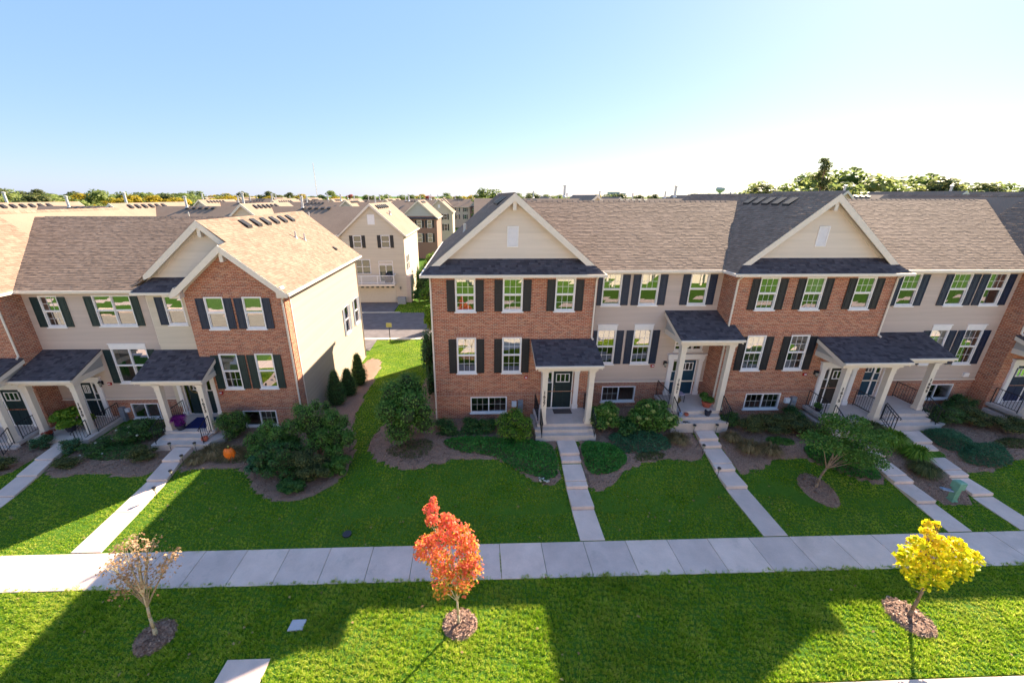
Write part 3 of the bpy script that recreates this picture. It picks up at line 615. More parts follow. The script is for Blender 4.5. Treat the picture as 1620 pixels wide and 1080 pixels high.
# ---------------------------------------------------------------- townhouses of the near rows
WM = ['brick', 'brick_soldier', 'siding_beige', 'trim_cream', 'siding_cream', 'siding_taupe', 'concrete_step']
SL = .83
def steps(root, blocks, mat='concrete_step'):
    m = MB()
    for q in blocks: m.box(*q)
    return m.build('porch_steps', mat, root)
def rake(m, xr, zr, run, y0, y1, tip=.0, w=.34, side=0, sl=SL, mi=0):
    if side <= 0: m.prism([(xr-run, zr-sl*run-.20), (xr-run, zr-sl*run), (xr, zr), (xr, zr-w), (xr-run+.33, zr-sl*(run-.33)-w)], y0, y1, mi)
    if side >= 0: m.prism([(xr+run, zr-sl*run-.20), (xr+run, zr-sl*run), (xr, zr), (xr, zr-w), (xr+run-.33, zr-sl*(run-.33)-w)], y0, y1, mi)
def brick_unit(label, loc, sx, tx, ty, tz, number=None, dmat='door_dark', full=True, blinds=(0, 0, 0, 0, 0), grilles=('ul',)*5, group='townhouses of the near rows', smat='shutter_black', porch_dx=(2.75, 5.88), backd=13.3):
    R = thing('townhouse', label, 'townhouse', loc, group); XF[R.name] = (sx, tx, ty, tz)
    F = FY(18.6); yb = 18.6+backd
    W3 = [(-.96, 0.0), (1.30, 2.26), (3.81, 4.77)]; W2 = [(-.95, .02), (1.31, 2.28)]
    holes = [(a, b_, 6.66, 8.26) for a, b_ in W3]+[(a, b_, 3.42, 5.32) for a, b_ in W2]+[(-.30, 1.60, 1.12, 2.05), (3.62, 5.02, 1.30, 3.52)]
    m = MB()
    wall_panel(m, F, -2.13, 5.83, -1.3, 2.12, holes, 0); wall_panel(m, F, -2.13, 5.83, 2.12, 2.30, holes, 1, d=.012); wall_panel(m, F, -2.13, 5.83, 2.30, 8.52, holes, 0)
    m.fbox(F, -2.13, 5.83, 0.0, .02, 2.302, 2.335, 0)
    for a, b_ in W2: m.fbox(F, a-.06, b_+.06, 0, .012, 5.325, 5.53, 1)
    for xx, fn in ((-2.13, FXn), (5.83, FX)):
        Fx = fn(xx); wall_panel(m, Fx, 18.6, 19.75, -1.3, 8.5, (), 0); wall_panel(m, Fx, 19.75, yb, -1.3, 8.5, (), 2); laps(m, Fx, 19.75, yb, .2, 8.5, (), 2, .26)
    B = frame((0, yb, 0), (1, 0, 0), (0, 1, 0)); wall_panel(m, B, -2.13, 5.83, -1.3, 8.5, (), 2)
    m.face([(-2.13, yb, 8.5), (5.83, yb, 8.5), (1.78, yb, 11.9)], 2)
    lo = lambda z: 1.78-(11.86-z)/SL; hi = lambda z: 1.78+(11.86-z)/SL
    m.build('brick_wall', WM, R)
    # gable
    g = MB(); G_ = FY(18.95); zt = 11.80
    g.face([G_(lo(8.9), 0, 8.9), G_(hi(8.9), 0, 8.9), G_(1.78, 0, 11.86)]); laps(g, G_, 0, 0, 9.05, zt, [(1.50, 2.0, 9.66, 10.58)], 0, .13, lo, hi)
    gb = g.build('gable_wall', 'siding_cream', R)
    v = MB(); rect_frame(v, G_, 1.49, 2.01, 9.65, 10.59, .05, 0, .05)
    for i in range(14): z = 9.71+i*.059; v.hexa([G_(1.54, .0, z), G_(1.96, .0, z), G_(1.96, .035, z), G_(1.54, .035, z), G_(1.54, .0, z+.05), G_(1.96, .0, z+.05), G_(1.96, .015, z+.05), G_(1.54, .015, z+.05)])
    v.build('louvre', 'trim_white', gb)
    # roof
    r = MB(); zr = 12.0; run = 4.2; c = 1/math.hypot(1, SL); L = run/c
    for s_ in (-1, 1): roof_plane(r, (1.78+s_*run, 0, zr-SL*run), (0, 1, 0), (-s_, 0, SL), [(18.22, 0), (yb+.3, 0), (yb+.3, L), (18.62, L), (18.62, .40/c)], 0, .10)
    lp = math.hypot(.74, .6); roof_plane(r, (-2.42, 18.22, 8.51), (1, 0, 0), (0, .74, .6), [(0, 0), (8.4, 0), (8.4-.74, lp), (.74, lp)], 0, .08)
    rake(r, 1.78, 12.015, 3.86, 18.575, 18.63, mi=1); rake(r, 1.78, 11.84, 3.3, 18.90, 18.935, w=.16, mi=1)
    r.box(1.70, 1.86, 18.63, 18.88, 11.28, 11.70, 1)
    r.box(-2.42, 5.98, 18.10, 18.215, 8.375, 8.50, 1); r.box(-2.36, 5.92, 18.2175, 18.598, 8.36, 8.385, 1); r.box(-2.15, 5.85, 18.56, 18.598, 8.27, 8.358, 1)
    r.box(-2.54, -2.425, 18.10, yb+.3, 8.375, 8.50, 1); r.box(5.985, 6.10, 18.10, 19.3, 8.375, 8.50, 1); r.box(-2.42, -2.14, 18.6, yb, 8.36, 8.385, 1)
    rf = r.build('roof', ['shingle', 'trim_cream'], R)
    for s_ in (-1, 1):
        s = MB(); hi_ = (yb+.3) if s_ == -1 else (23.5 if full else yb+.3)
        shingle_rows(s, (1.78+s_*(run+.03), 0, zr-SL*(run+.03)+.01), (0, 1, 0), (-s_, 0, SL), L+.02, lambda v_: min(18.20+v_*c, 18.58), lambda v_: hi_); s.build('shingles', 'shingle', rf, 'stuff')
    s = MB(); shingle_rows(s, (-2.42, 18.19, 8.515), (1, 0, 0), (0, .74, .6), lp, lambda v_: v_*.78, lambda v_: 8.4-v_*.78); s.build('shingles', 'shingle_shaded', rf, 'stuff')
    s = MB()
    for k in range(int((yb-18.6)/.3)): y = 18.6+k*.3; s.hexa([(1.64, y, 11.90), (1.78, y, 12.02), (1.78, y+.31, 12.02), (1.64, y+.31, 11.90), (1.64, y, 11.915), (1.78, y, 12.045), (1.78, y+.31, 12.035), (1.64, y+.31, 11.905)]); s.hexa([(1.78, y, 12.02), (1.92, y, 11.90), (1.92, y+.31, 11.90), (1.78, y+.31, 12.02), (1.78, y, 12.045), (1.92, y, 11.915), (1.92, y+.31, 11.905), (1.78, y+.31, 12.035)])
    s.build('ridge_cap', 'shingle', rf, 'stuff')
    for i, (a, b_) in enumerate(W3): window(R, F, a, b_, 6.66, 8.26, 'lr', smat=smat, blind=blinds[i], grille=grilles[i])
    for i, (a, b_) in enumerate(W2): window(R, F, a, b_, 3.42, 5.32, 'lr', smat=smat, blind=blinds[3+i], grille=grilles[3+i])
    window(R, F, -.30, 1.60, 1.12, 2.05, None, hslide=True, grille='ul')
    # entrance
    m = MB(); pilaster(m, F, 3.36, 3.60, 1.33, 3.52); pilaster(m, F, 5.06, 5.30, 1.33, 3.52); m.fbox(F, 3.30, 5.36, 0, .12, 3.522, 3.80); m.fbox(F, 3.24, 5.42, 0, .17, 3.80, 3.88)
    rect_frame(m, F, 3.63, 5.01, 1.31, 3.51, .05, -.08, .0); m.fbox(F, 3.93, 3.99, -.08, .0, 1.36, 3.46); m.build('door_surround', 'trim_white', R)
    door(R, F, 3.99, 4.96, 1.37, 3.46, dmat)
    d = MB(); d.fbox(F, 3.68, 3.93, -.06, -.02, 1.37, 2.75); rect_frame(d, F, 3.68, 3.93, 2.80, 3.42, .035, -.05, .0, 1); sl_ = d.build('sidelight', [dmat, 'trim_white'], R); pane(sl_, F, 3.71, 3.90, 2.83, 3.39, -.03, 'glass_screen')
    strobe(R, F, 2.56, 3.16)
    m = MB(); m.fbox(F, 1.86, 2.10, 0, .14, 1.50, 1.78); m.build('meter', 'plastic_white', R)
    m = MB(); m.fbox(F, 2.18, 2.44, 0, .16, 1.18, 1.86); m.lathe(F(2.31, .18, 1.60), [(.09, -.04), (.09, .04)], 10); m.fbox(F, 2.24, 2.32, 0, .08, .7, 1.18); m.build('meter', 'metal_grey', R)
    canopy(R, porch_dx[0], porch_dx[1], 18.598, 16.75, 4.58, 5.21)
    post(R, 3.27, 17.14, 1.33, 4.24, number=number if sx == 1 else None); post(R, 5.49, 17.14, 1.33, 4.24)
    steps(R, [(2.86, 5.80, 16.50, 18.6, .2, .985), (3.18, 5.50, 16.76, 18.598, .985, 1.16), (2.98, 5.76, 17.03, 18.597, 1.16, 1.33), (2.86, 3.15, 16.80, 17.03, .986, 1.16), (5.52, 5.80, 16.80, 17.03, .986, 1.16)])
    railing(R, (3.12, 16.95, 1.33), (3.12, 16.36, .99)); railing(R, (5.66, 16.95, 1.33), (5.66, 16.36, .99))
    railing(R, (5.66, 18.50, 1.33), (5.66, 17.36, 1.33), n=9, endpost=False); railing(R, (3.06, 17.36, 1.33), (3.06, 18.5, 1.33), n=9, endpost=False)
    downspout(R, [(5.74, 18.3, 8.4), (5.74, 18.53, 8.2), (5.74, 18.53, 5.32), (5.78, 18.38, 5.24)])
    downspout(R, [(-2.08, 18.2, 8.4), (-2.10, 18.52, 8.15), (-2.10, 18.53, .78)])
    return R
hA = brick_unit('red brick townhouse numbered 1627 at the end of its row beside the grass gap', (1.83, 18.6, 0), 1, 0, 0, 0, '1627', 'door_dark', blinds=(.0, 0, 0, 0, 0), grilles=('ul', 'ul', 'ul', 'ul', 'ul'))
for y in (20.6, 21.6, 22.6, 23.6): box_vent(hA, 1.30, y, 11.58, SL)
pipe_vent(hA, -.55, 22.8, 10.0, .45, .07)
hC = brick_unit('red brick townhouse numbered 1615 with a cream front gable between two taupe ones', (16.5, 18.6, 0), 1, 14.65, -.02, 0, '1615', 'door_brown', blinds=(0, .5, 0, .9, 0), grilles=('ul', 'ul', 'u', 'ul', 'ul'), porch_dx=(2.65, 5.95))
for k in range(5): box_vent(hC, 1.30, 20.9+.79*k, 11.58, SL)
coach_lamp(hC, FY(18.6), 3.1, 3.25)
hE = brick_unit('brick townhouse at the right edge of the photo with an indigo door', (31.8, 18.6, 0), -1, 33.73, 0, 0, None, 'door_indigo')
hK = brick_unit('brick townhouse at the left edge of the photo with a black door', (-26.8, 19.3, 0), 1, -28.6, .71, -1.03, None, 'door_dark')

def siding_unit(label, loc, P, number=None):
    R = thing('townhouse', label, 'townhouse', loc, 'townhouses of the near rows'); tz = P.get('tz', 0); XF[R.name] = (1, 0, 0, tz)
    yw = P['yw']; F = FY(yw); x0, x1 = P['x']; yb = yw+P.get('depth', 12.3)
    wins = P['up']+P['low']; holes = [(w[0], w[1], w[2], w[3]) for w in wins]+[(*P['bas'], 1.10, 2.03), P['doorhole']]+([P['transom']] if 'transom' in P else [])
    m = MB(); wall_panel(m, F, x0, x1, -1.3, 2.10, holes, 0); wall_panel(m, F, x0, x1, 2.10, 2.27, holes, 1, d=.012)
    wall_panel(m, F, x0, x1, 2.27, 8.52, holes, 5); laps(m, F, x0, x1, 2.36, 8.40, holes, 5); m.fbox(F, x0, x1, 0, .05, 2.272, 2.34, 3)
    B = frame((0, yb, 0), (1, 0, 0), (0, 1, 0)); m.build('clad_wall', WM, R); m = MB(); wall_panel(m, B, x0, x1, -1.3, 8.5, (), 0); m.build('back_wall', 'siding_beige', R)
    r = MB(); ye = yw-.37; yr, s2 = P.get('yr', 25.2), .522; zr = 8.52+s2*(yr-ye); c = 1/math.hypot(1, s2); L = (yr-ye)/c; xa, xb = P['rx']
    yl = P['lo']; yh = P['hi']
    roof_plane(r, (0, ye, 8.51), (1, 0, 0), (0, 1, s2), [(xa+.3, 0), (xb-.3, 0), (xb-.3, L), (xa+.3, L)], 0, .10)
    roof_plane(r, (0, yr*2-ye, 8.51), (1, 0, 0), (0, -1, s2), [(xa+.3, 0), (xb-.3, 0), (xb-.3, L), (xa+.3, L)], 0, .10)
    r.box(x0+.16, x1-.16, ye-.12, ye-.005, 8.375, 8.50, 1); r.box(x0, x1, ye, yw-.002, 8.36, 8.385, 1); r.box(x0, x1, yw-.035, yw-.0025, 8.25, 8.358, 1)
    rf = r.build('roof', ['shingle', 'trim_cream'], R)
    s = MB(); shingle_rows(s, (0, ye-.03, 8.515), (1, 0, 0), (0, 1, s2), L+.03, lambda v: yl(8.52+v*c*s2), lambda v: yh(8.52+v*c*s2)); s.build('shingles', 'shingle', rf, 'stuff')
    s = MB(); x = xa+1
    while x < xb-1: s.hexa([(x, yr-.15, zr-.06), (x+.32, yr-.15, zr-.06), (x+.32, yr, zr+.02), (x, yr, zr+.02), (x, yr-.15, zr-.045), (x+.32, yr-.15, zr-.055), (x+.32, yr, zr+.035), (x, yr, zr+.05)]); s.hexa([(x, yr, zr+.02), (x+.32, yr, zr+.02), (x+.32, yr+.15, zr-.06), (x, yr+.15, zr-.06), (x, yr, zr+.05), (x+.32, yr, zr+.035), (x+.32, yr+.15, zr-.055), (x, yr+.15, zr-.045)]); x += .31
    s.build('ridge_cap', 'shingle', rf, 'stuff')
    for w in P['up']: window(R, F, w[0], w[1], w[2], w[3], w[4], smat=P['smat'], grille=w[5], blind=w[6], units=w[7] if len(w) > 7 else 1)
    for w in P['low']: window(R, F, w[0], w[1], w[2], w[3], w[4], smat=P['smat'], grille=w[5], blind=w[6], header=.23, units=w[7] if len(w) > 7 else 1)
    window(R, F, *P['bas'], 1.10, 2.03, None, hslide=True, grille=P.get('bg', 'u'))
    da, db, dz0, dz1 = P['door']; s0, s1 = P['side']; u0, u1 = P['surr']
    m = MB(); pilaster(m, F, u0, u0+.22, dz0-.03, dz1+.08); pilaster(m, F, u1-.22, u1, dz0-.03, dz1+.08); m.fbox(F, u0-.06, u1+.06, 0, .12, dz1+.082, dz1+.32); m.fbox(F, u0-.12, u1+.12, 0, .18, dz1+.32, dz1+.40)
    rect_frame(m, F, P['doorhole'][0]+.001, P['doorhole'][1]-.001, dz0-.05, dz1+.05, .05, -.08, .0); mn, mx = max(min(s0, s1), min(da, db)), min(max(s0, s1), max(da, db)); m.fbox(F, min(mn, mx), max(mn, mx), -.08, 0, dz0, dz1); m.build('door_surround', 'trim_white', R)
    door(R, F, da, db, dz0, dz1, P['dmat'], handle_left=s0 < da)
    d = MB(); d.fbox(F, s0, s1, -.06, -.02, dz0, dz1-.72); rect_frame(d, F, s0, s1, dz1-.68, dz1-.03, .035, -.05, 0, 1); q = d.build('sidelight', [P['dmat'], 'trim_white'], R); pane(q, F, s0+.03, s1-.03, dz1-.65, dz1-.06, -.03, 'glass_screen')
    if 'transom' in P: window(R, F, *P['transom'], None, units=3, grille='', hslide=False)
    strobe(R, F, *P['strobe']); coach_lamp(R, F, *P['lamp'])
    canopy(R, *P['can'])
    for x, y, z0, z1, num in P['posts']: post(R, x, y, z0, z1, number=num)
    steps(R, P['steps'])
    for q in P['rails']: railing(R, *q)
    for q in P.get('ds', []): downspout(R, q)
    return R
vl = lambda xr, zr=12.0: (lambda z: xr+(zr-z)/SL-.12); vh = lambda xr, zr=12.0: (lambda z: xr-(zr-z)/SL+.12)
hB = siding_unit('taupe clad townhouse numbered 1621 behind the hydrangeas, with a blue door', (9.2, 19.67, 0), dict(yw=19.67, x=(5.83, 12.55), rx=(1.78, 16.43), lo=vl(1.78), hi=vh(16.43),
    up=[(6.41, 7.38, 6.64, 8.28, 'lr', 'u', 0), (8.33, 9.29, 6.64, 8.28, 'lr', 'u', 0), (10.86, 11.82, 6.64, 8.28, 'lr', '', 0)],
    low=[(6.38, 7.39, 3.38, 5.35, 'lr', 'ul', 0), (8.32, 9.31, 3.38, 5.35, 'lr', 'ul', 0)], bas=(6.95, 8.82), smat='shutter_navy',
    doorhole=(10.66, 12.02, 1.47, 3.60), door=(11.08, 11.97, 1.52, 3.55), side=(10.71, 11.0), surr=(10.42, 12.30), transom=(10.62, 12.15, 4.10, 4.68), dmat='door_blue',
    strobe=(9.57, 3.26), lamp=(10.22, 3.42), can=(9.80, 12.88, 19.668, 17.6, 5.46, 6.34), posts=[(10.15, 17.95, 1.5, 5.12, '1621'), (12.52, 17.95, 1.5, 5.12, None)],
    steps=[(9.80, 12.72, 17.14, 19.66, .2, 1.16), (10.1, 12.42, 17.44, 19.655, 1.16, 1.33), (9.92, 12.55, 17.76, 19.65, 1.33, 1.50)],
    rails=[((10.0, 17.7, 1.5), (10.0, 17.05, 1.17)), ((12.55, 17.7, 1.5), (12.55, 17.05, 1.17)), ((9.98, 18.1, 1.5), (9.98, 19.55, 1.5), .9, 10, False)], ds=[]))
hD = siding_unit('taupe clad townhouse numbered 1609 beside the brick unit at the right edge', (24.2, 19.45, 0), dict(yw=19.45, x=(20.48, 27.9), rx=(16.43, 31.9), lo=vl(16.43), hi=vh(31.95), bg='u',
    up=[(21.68, 22.66, 6.58, 8.27, 'lr', 'u', 0), (24.31, 25.32, 6.58, 8.27, 'lr', 'u', 0), (26.22, 27.23, 6.58, 8.27, 'lr', 'u', 0)],
    low=[(24.26, 25.27, 3.25, 5.27, 'lr', 'u', .45), (26.17, 27.18, 3.25, 5.27, 'lr', 'ul', 0)], bas=(24.95, 26.82), smat='shutter_navy',
    doorhole=(20.98, 22.36, 1.33, 3.45), door=(21.03, 21.93, 1.38, 3.40), side=(22.02, 22.31), surr=(20.72, 22.62), dmat='door_blue',
    strobe=(23.15, 3.1), lamp=(22.85, 3.15), can=(20.62, 23.85, 19.448, 17.62, 4.40, 5.12), posts=[(23.25, 17.92, 1.36, 4.06, '1609')],
    steps=[(20.52, 23.62, 16.85, 19.44, .2, 1.0), (20.52, 23.3, 17.15, 19.43, 1.0, 1.17), (20.52, 23.5, 17.45, 19.42, 1.17, 1.35)],
    rails=[((23.36, 17.7, 1.35), (23.36, 16.95, 1.0)), ((20.45, 17.0, 1.35), (20.45, 16.3, 1.0)), ((23.4, 18.1, 1.35), (23.4, 19.35, 1.35), .9, 9, False)], ds=[]))
m = MB(); m.fbox(FY(19.45), 27.05, 27.35, 0, .12, 2.5, 2.72); m.build('wall_vent', 'trim_white', hD)
hM = siding_unit('taupe clad townhouse numbered 1639 at the left with a fern in its porch', (-19.6, 20.35, -1.03), dict(tz=-1.03, yw=20.35, x=(-22.77, -16.25), rx=(-26.82, -12.95), yr=26.0, lo=lambda z: vl(-26.82)(z), hi=lambda z: -12.95-(11.80-z)/SL+.12,
    up=[(-22.0, -21.08, 6.52, 8.16, 'lr', 'ul', 0), (-19.38, -17.5, 6.55, 8.18, 'lr', '', 0, 2)],
    low=[(-19.33, -17.46, 3.30, 5.31, 'lr', '', 0, 2)], bas=(-19.25, -17.75), smat='shutter_green', bg='',
    doorhole=(-21.62, -20.72, 1.22, 3.36), door=(-21.60, -21.02, 1.27, 3.32), side=(-20.98, -20.76), surr=(-21.9, -20.45), dmat='door_dark',
    strobe=(-19.95, 3.28), lamp=(-20.35, 3.34), can=(-22.74, -19.80, 20.348, 18.35, 4.42, 5.27), posts=[(-20.12, 18.68, 1.24, 4.06, '1639'), (-22.45, 18.68, 1.24, 4.06, None)],
    steps=[(-22.7, -19.75, 18.0, 20.34, -.2, 1.24), (-21.4, -20.1, 17.72, 18.0, -.2, 1.18-.09)],
    rails=[((-19.85, 18.75, 1.24), (-19.85, 20.2, 1.24), .9, 12, False), ((-20.05, 18.5, 1.2), (-20.05, 17.75, 1.0))], ds=[]))
m = MB(); m.fbox(FY(20.35), -19.85, -19.6, 0, .2, .9, 1.85); m.build('meter', 'metal_grey', hM)
m = MB(); m.fbox(FY(20.35), -19.56, -19.36, 0, .14, 1.55, 1.75); m.build('meter', 'plastic_white', hM)

# number 1633 : brick gable wing, clad strip, side wall in the sun
R = thing('townhouse', 'brick gabled townhouse numbered 1633 with its cream side wall in full sun', 'townhouse', (-12.8, 19.31, -1), 'townhouses of the near rows')
F = FY(19.31); yb = 31.65; XL, XR = -14.07, -9.32
Wu = [(-13.16, -12.25), (-11.34, -10.41)]; Wl = [(-13.11, -12.19), (-11.31, -10.39)]
hb = [(a, c, 5.65, 7.27) for a, c in Wu]+[(a, c, 2.36, 4.31) for a, c in Wl]+[(-12.55, -10.79, .08, 1.03)]
m = MB(); wall_panel(m, F, -13.66, XR, -1.6, 1.06, hb, 0); wall_panel(m, F, -13.66, XR, 1.06, 1.23, hb, 1, d=.012); wall_panel(m, F, -13.66, XR, 1.23, 3.95, hb, 0); wall_panel(m, F, XL, XR, 3.95, 7.5, hb, 0); m.fbox(F, -13.66, XR, 0, .02, 1.235, 1.265, 0)
m.face([(XL, 19.31, 7.5), (XR, 19.31, 7.5), (-11.7, 19.31, 9.66)], 0); m.box(XL, -13.665, 19.312, 19.8, 3.90, 3.949, 1)
for a, c, e in ((*Wu[0], 7.275), (*Wu[1], 7.275), (*Wl[0], 4.315), (*Wl[1], 4.315)): m.fbox(F, a-.06, c+.06, 0, .012, e, e+.2, 1)
X_ = FX(XR); sh = [(27.65, 28.55, 2.45, 4.45), (30.05, 30.95, 2.45, 4.45)]
wall_panel(m, X_, 19.31, 19.85, -1.6, 7.5, (), 0); m.build('brick_wall', WM, R)
m = MB(); wall_panel(m, X_, 19.85, yb, -1.6, 7.5, sh, 0, d=-.002); laps(m, X_, 19.87, yb, -1.4, 7.46, sh, 0, .13)
m.build('side_wall', 'siding_sunny', R)
for a_, b_ in ((19.845, 19.90), (yb-.08, yb+.02)): m = MB(); m.fbox(X_, a_, b_, 0, .03, -1.5, 7.4); m.build('corner_trim', 'trim_cream', R)
for a, c, e, f_ in sh: window(R, X_, a, c, e, f_, 'lr', smat='shutter_grey' if 'shutter_grey' in M else 'metal_grey', grille='')
m = MB(); S_ = FY(19.8); dh = [(-15.47, -14.55, 5.73, 7.23), (-15.75, -14.15, .55, 2.72)]
wall_panel(m, S_, -16.25, -13.66, -1.6, 1.06, dh, 0); wall_panel(m, S_, -16.25, -13.66, 1.06, 7.5, dh, 2); laps(m, S_, -16.22, XL, 4.3, 7.36, dh, 2); laps(m, S_, -16.22, -15.95, 1.3, 4.3, (), 2)
m.face([(XL, 19.31, 3.95), (XL, 19.8, 3.95), (XL, 19.8, 7.5), (XL, 19.31, 7.5)], 0); m.face([(-13.66, 19.31, -1.5), (-13.66, 19.8, -1.5), (-13.66, 19.8, 3.95), (-13.66, 19.31, 3.95)], 0); m.face([(-16.25, 19.8, -1.5), (-16.25, 20.4, -1.5), (-16.25, 20.4, 7.5), (-16.25, 19.8, 7.5)], 2); m.build('entrance_wall', WM, R)
bk = frame((0, yb, 0), (1, 0, 0), (0, 1, 0)); m = MB(); wall_panel(m, bk, -16.25, XR, -1.6, 7.5); m.face([(-16.25, yb, 7.5), (XR, yb, 7.5), (-12.95, yb, 10.6)]); m.build('back_wall', 'siding_beige', R)
# gable faces
zr = 10.78; gx = -12.95; lo = lambda z: gx-(zr-.12-z)/SL; hi = lambda z: gx+(zr-.12-z)/SL
g = MB(); G_ = FY(20.12); g.face([G_(lo(7.4), 0, 7.4), G_(hi(7.4), 0, 7.4), G_(gx, 0, zr-.12)]); laps(g, G_, 0, 0, 7.9, zr-.2, (), 0, .13, lo, hi); g.build('gable_wall', 'siding_cream', R)
# roof planes
c = 1/math.hypot(1, SL); r = MB(); rn = 3.96; L = rn/c; ex = gx+rn; ez = zr-SL*rn
fr = lambda x: 19.76 if x < -11.72 else 18.95
roof_plane(r, (ex, 0, ez), (0, 1, 0), (-1, 0, SL), [(18.95, 0), (yb+.35, 0), (yb+.35, L), (19.76, L), (19.76, (ex+11.70)/c), (18.95, (ex+11.70)/c)], 0, .10)
roof_plane(r, (gx-3.6, 0, zr-SL*3.6), (0, 1, 0), (1, 0, SL), [(19.45, 0), (yb+.35, 0), (yb+.35, 3.6/c), (19.76, 3.6/c), (19.76, .3)], 0, .10)
zq = zr-SL*(-11.70-gx); roof_plane(r, (-14.42, 0, zq-SL*2.72), (0, 1, 0), (1, 0, SL), [(18.95, 0), (20.3, 0), (20.3, 2.72/c), (18.95, 2.72/c)], 0, .10)
rake(r, gx, zr+.015, 3.1, 19.72, 19.775, mi=1, side=-1); r.prism([(gx, zr+.015), (gx, zr-.325), (-11.75, zq+.015-.34-.06), (-11.75, zq-.05)], 19.72, 19.775, 1)
rake(r, gx, zr-.2, 2.6, 20.07, 20.11, w=.16, mi=1, side=-1)
rake(r, -11.70, zq+.015, 2.74, 18.90, 18.96, mi=1); rake(r, -11.70, zq-.17, 2.3, 19.26, 19.30, w=.13, mi=1)
r.box(gx-.08, gx+.08, 19.78, 20.05, zr-.75, zr-.3, 1); r.box(-11.78, -11.62, 18.97, 19.26, zq-.75, zq-.3, 1)
for xa, xb in ((-14.44, -14.0), (-9.50, -9.02)): r.prism([(xa, 7.27), (xb, 7.27), (xb, 7.52 if xb < -12 else 7.42), ((xa+xb)/2, 7.80), (xa, 7.52 if xa < -12 else 7.8)], 18.97, 19.305, 1)
r.box(ex, ex+.12, 18.92, yb+.35, ez-.14, ez-.01, 1); r.box(XR, ex, 19.31, yb, ez-.16, ez-.13, 1)
lp = math.hypot(.72, .58); roof_plane(r, (-16.58, 19.42, 7.49), (1, 0, 0), (0, .72, .58), [(0, 0), (2.5, 0), (2.5, lp), (.72, lp)], 0, .08)
r.box(-16.6, -14.42, 19.30, 19.415, 7.355, 7.48, 1); r.box(-16.25, XL, 19.42, 19.798, 7.34, 7.36, 1)
r.face([(XL-.36, 19.31, 7.3), (XL-.36, 20.1, 7.3), (XL-.36, 20.1, 7.6), (XL-.36, 19.31, 7.6)], 1)
rf = r.build('roof', ['shingle', 'trim_cream'], R)
s = MB(); shingle_rows(s, (ex+.03, 0, ez-SL*.03+.01), (0, 1, 0), (-1, 0, SL), L+.03, lambda v: 18.92 if ex-v*c > -11.72 else 19.73, lambda v: yb+.36); s.build('shingles', 'shingle', rf, 'stuff')
s = MB(); shingle_rows(s, (gx-3.6, 0, zr-SL*3.6+.01), (0, 1, 0), (1, 0, SL), 3.6/c, lambda v: 19.73, lambda v: 25); s.build('shingles', 'shingle', rf, 'stuff')
s = MB(); shingle_rows(s, (-14.45, 0, zq-SL*2.75+.01), (0, 1, 0), (1, 0, SL), 2.75/c, lambda v: 18.92, lambda v: 20.2); s.build('shingles', 'shingle', rf, 'stuff')
s = MB(); shingle_rows(s, (-16.58, 19.40, 7.495), (1, 0, 0), (0, .72, .58), lp, lambda v: v*.75, lambda v: 2.5); s.build('shingles', 'shingle_shaded', rf, 'stuff')
for k in range(6): box_vent(R, -12.45, 23.0+1.12*k, zr-.5*SL+.02, -SL)
for x, y in ((-11.25, 26.2), (-11.0, 26.9)): pipe_vent(R, x, y, zr-SL*(x-gx), .42, .055)
box_vent(R, -9.95, 29.3, zr-SL*3.0, -SL, s=.13)
for i, (a, c_) in enumerate(Wu): window(R, F, a, c_, 5.65, 7.27, 'lr', smat='shutter_navy', grille='', blind=(.75, .95)[i])
for i, (a, c_) in enumerate(Wl): window(R, F, a, c_, 2.36, 4.31, 'lr', smat='shutter_green', grille='l' if i == 0 else '', blind=(.5, .6)[i])
window(R, F, -12.55, -10.79, .08, 1.03, None, hslide=True, grille='l')
window(R, S_, -15.47, -14.55, 5.73, 7.23, 'l', smat='shutter_navy', grille='')
m = MB(); pilaster(m, S_, -15.98, -15.77, .55, 2.74); pilaster(m, S_, -14.13, -13.92, .55, 2.74); m.fbox(S_, -16.0, -13.9, 0, .12, 2.742, 3.0); rect_frame(m, S_, -15.74, -14.16, .56, 2.71, .05, -.08, 0); m.fbox(S_, -14.62, -14.52, -.08, 0, .61, 2.66); m.build('door_surround', 'trim_white', R)
dd = door(R, S_, -15.52, -14.62, .61, 2.66, 'door_dark')
w_ = MB(); 
for i in range(26): t = 2*math.pi*i/26; w_.bar(S_(-15.07+.20*math.cos(t), .03, 2.15+.20*math.sin(t)), S_(-15.07+.27*math.cos(t+.3), .06, 2.15+.27*math.sin(t+.3)), .02, 4)
w_.build('wreath', 'leaf_dry', dd)
d = MB(); d.fbox(S_, -14.50, -14.22, -.06, -.02, .61, 1.95); rect_frame(d, S_, -14.50, -14.22, 1.99, 2.64, .035, -.05, 0, 1); d.build('sidelight', ['door_dark', 'trim_white'], R)
strobe(R, F, -13.42, 2.14)
canopy(R, -16.55, -13.28, 19.798, 17.95, 3.50, 4.38)
post(R, -15.66, 18.25, .60, 3.18); post(R, -13.62, 18.25, .60, 3.18, number='1633')
steps(R, [(-16.0, -13.25, 17.2, 19.79, -.4, .36), (-15.75, -13.5, 17.62, 19.78, .36, .48), (-15.85, -13.35, 18.0, 19.77, .48, .60)])
m = MB(); m.hexa([(-13.25, 17.45, -.4), (-12.85, 17.85, -.4), (-12.85, 18.5, -.4), (-13.25, 18.5, -.4), (-13.25, 17.45, .36), (-12.85, 17.85, .36), (-12.85, 18.5, .36), (-13.25, 18.5, .36)]); m.build('porch_steps', 'concrete_step', R)
railing(R, (-15.8, 18.0, .6), (-15.8, 17.3, .36)); railing(R, (-13.5, 18.0, .6), (-13.5, 17.3, .36)); railing(R, (-15.85, 18.4, .6), (-15.85, 19.7, .6), n=10, endpost=False)
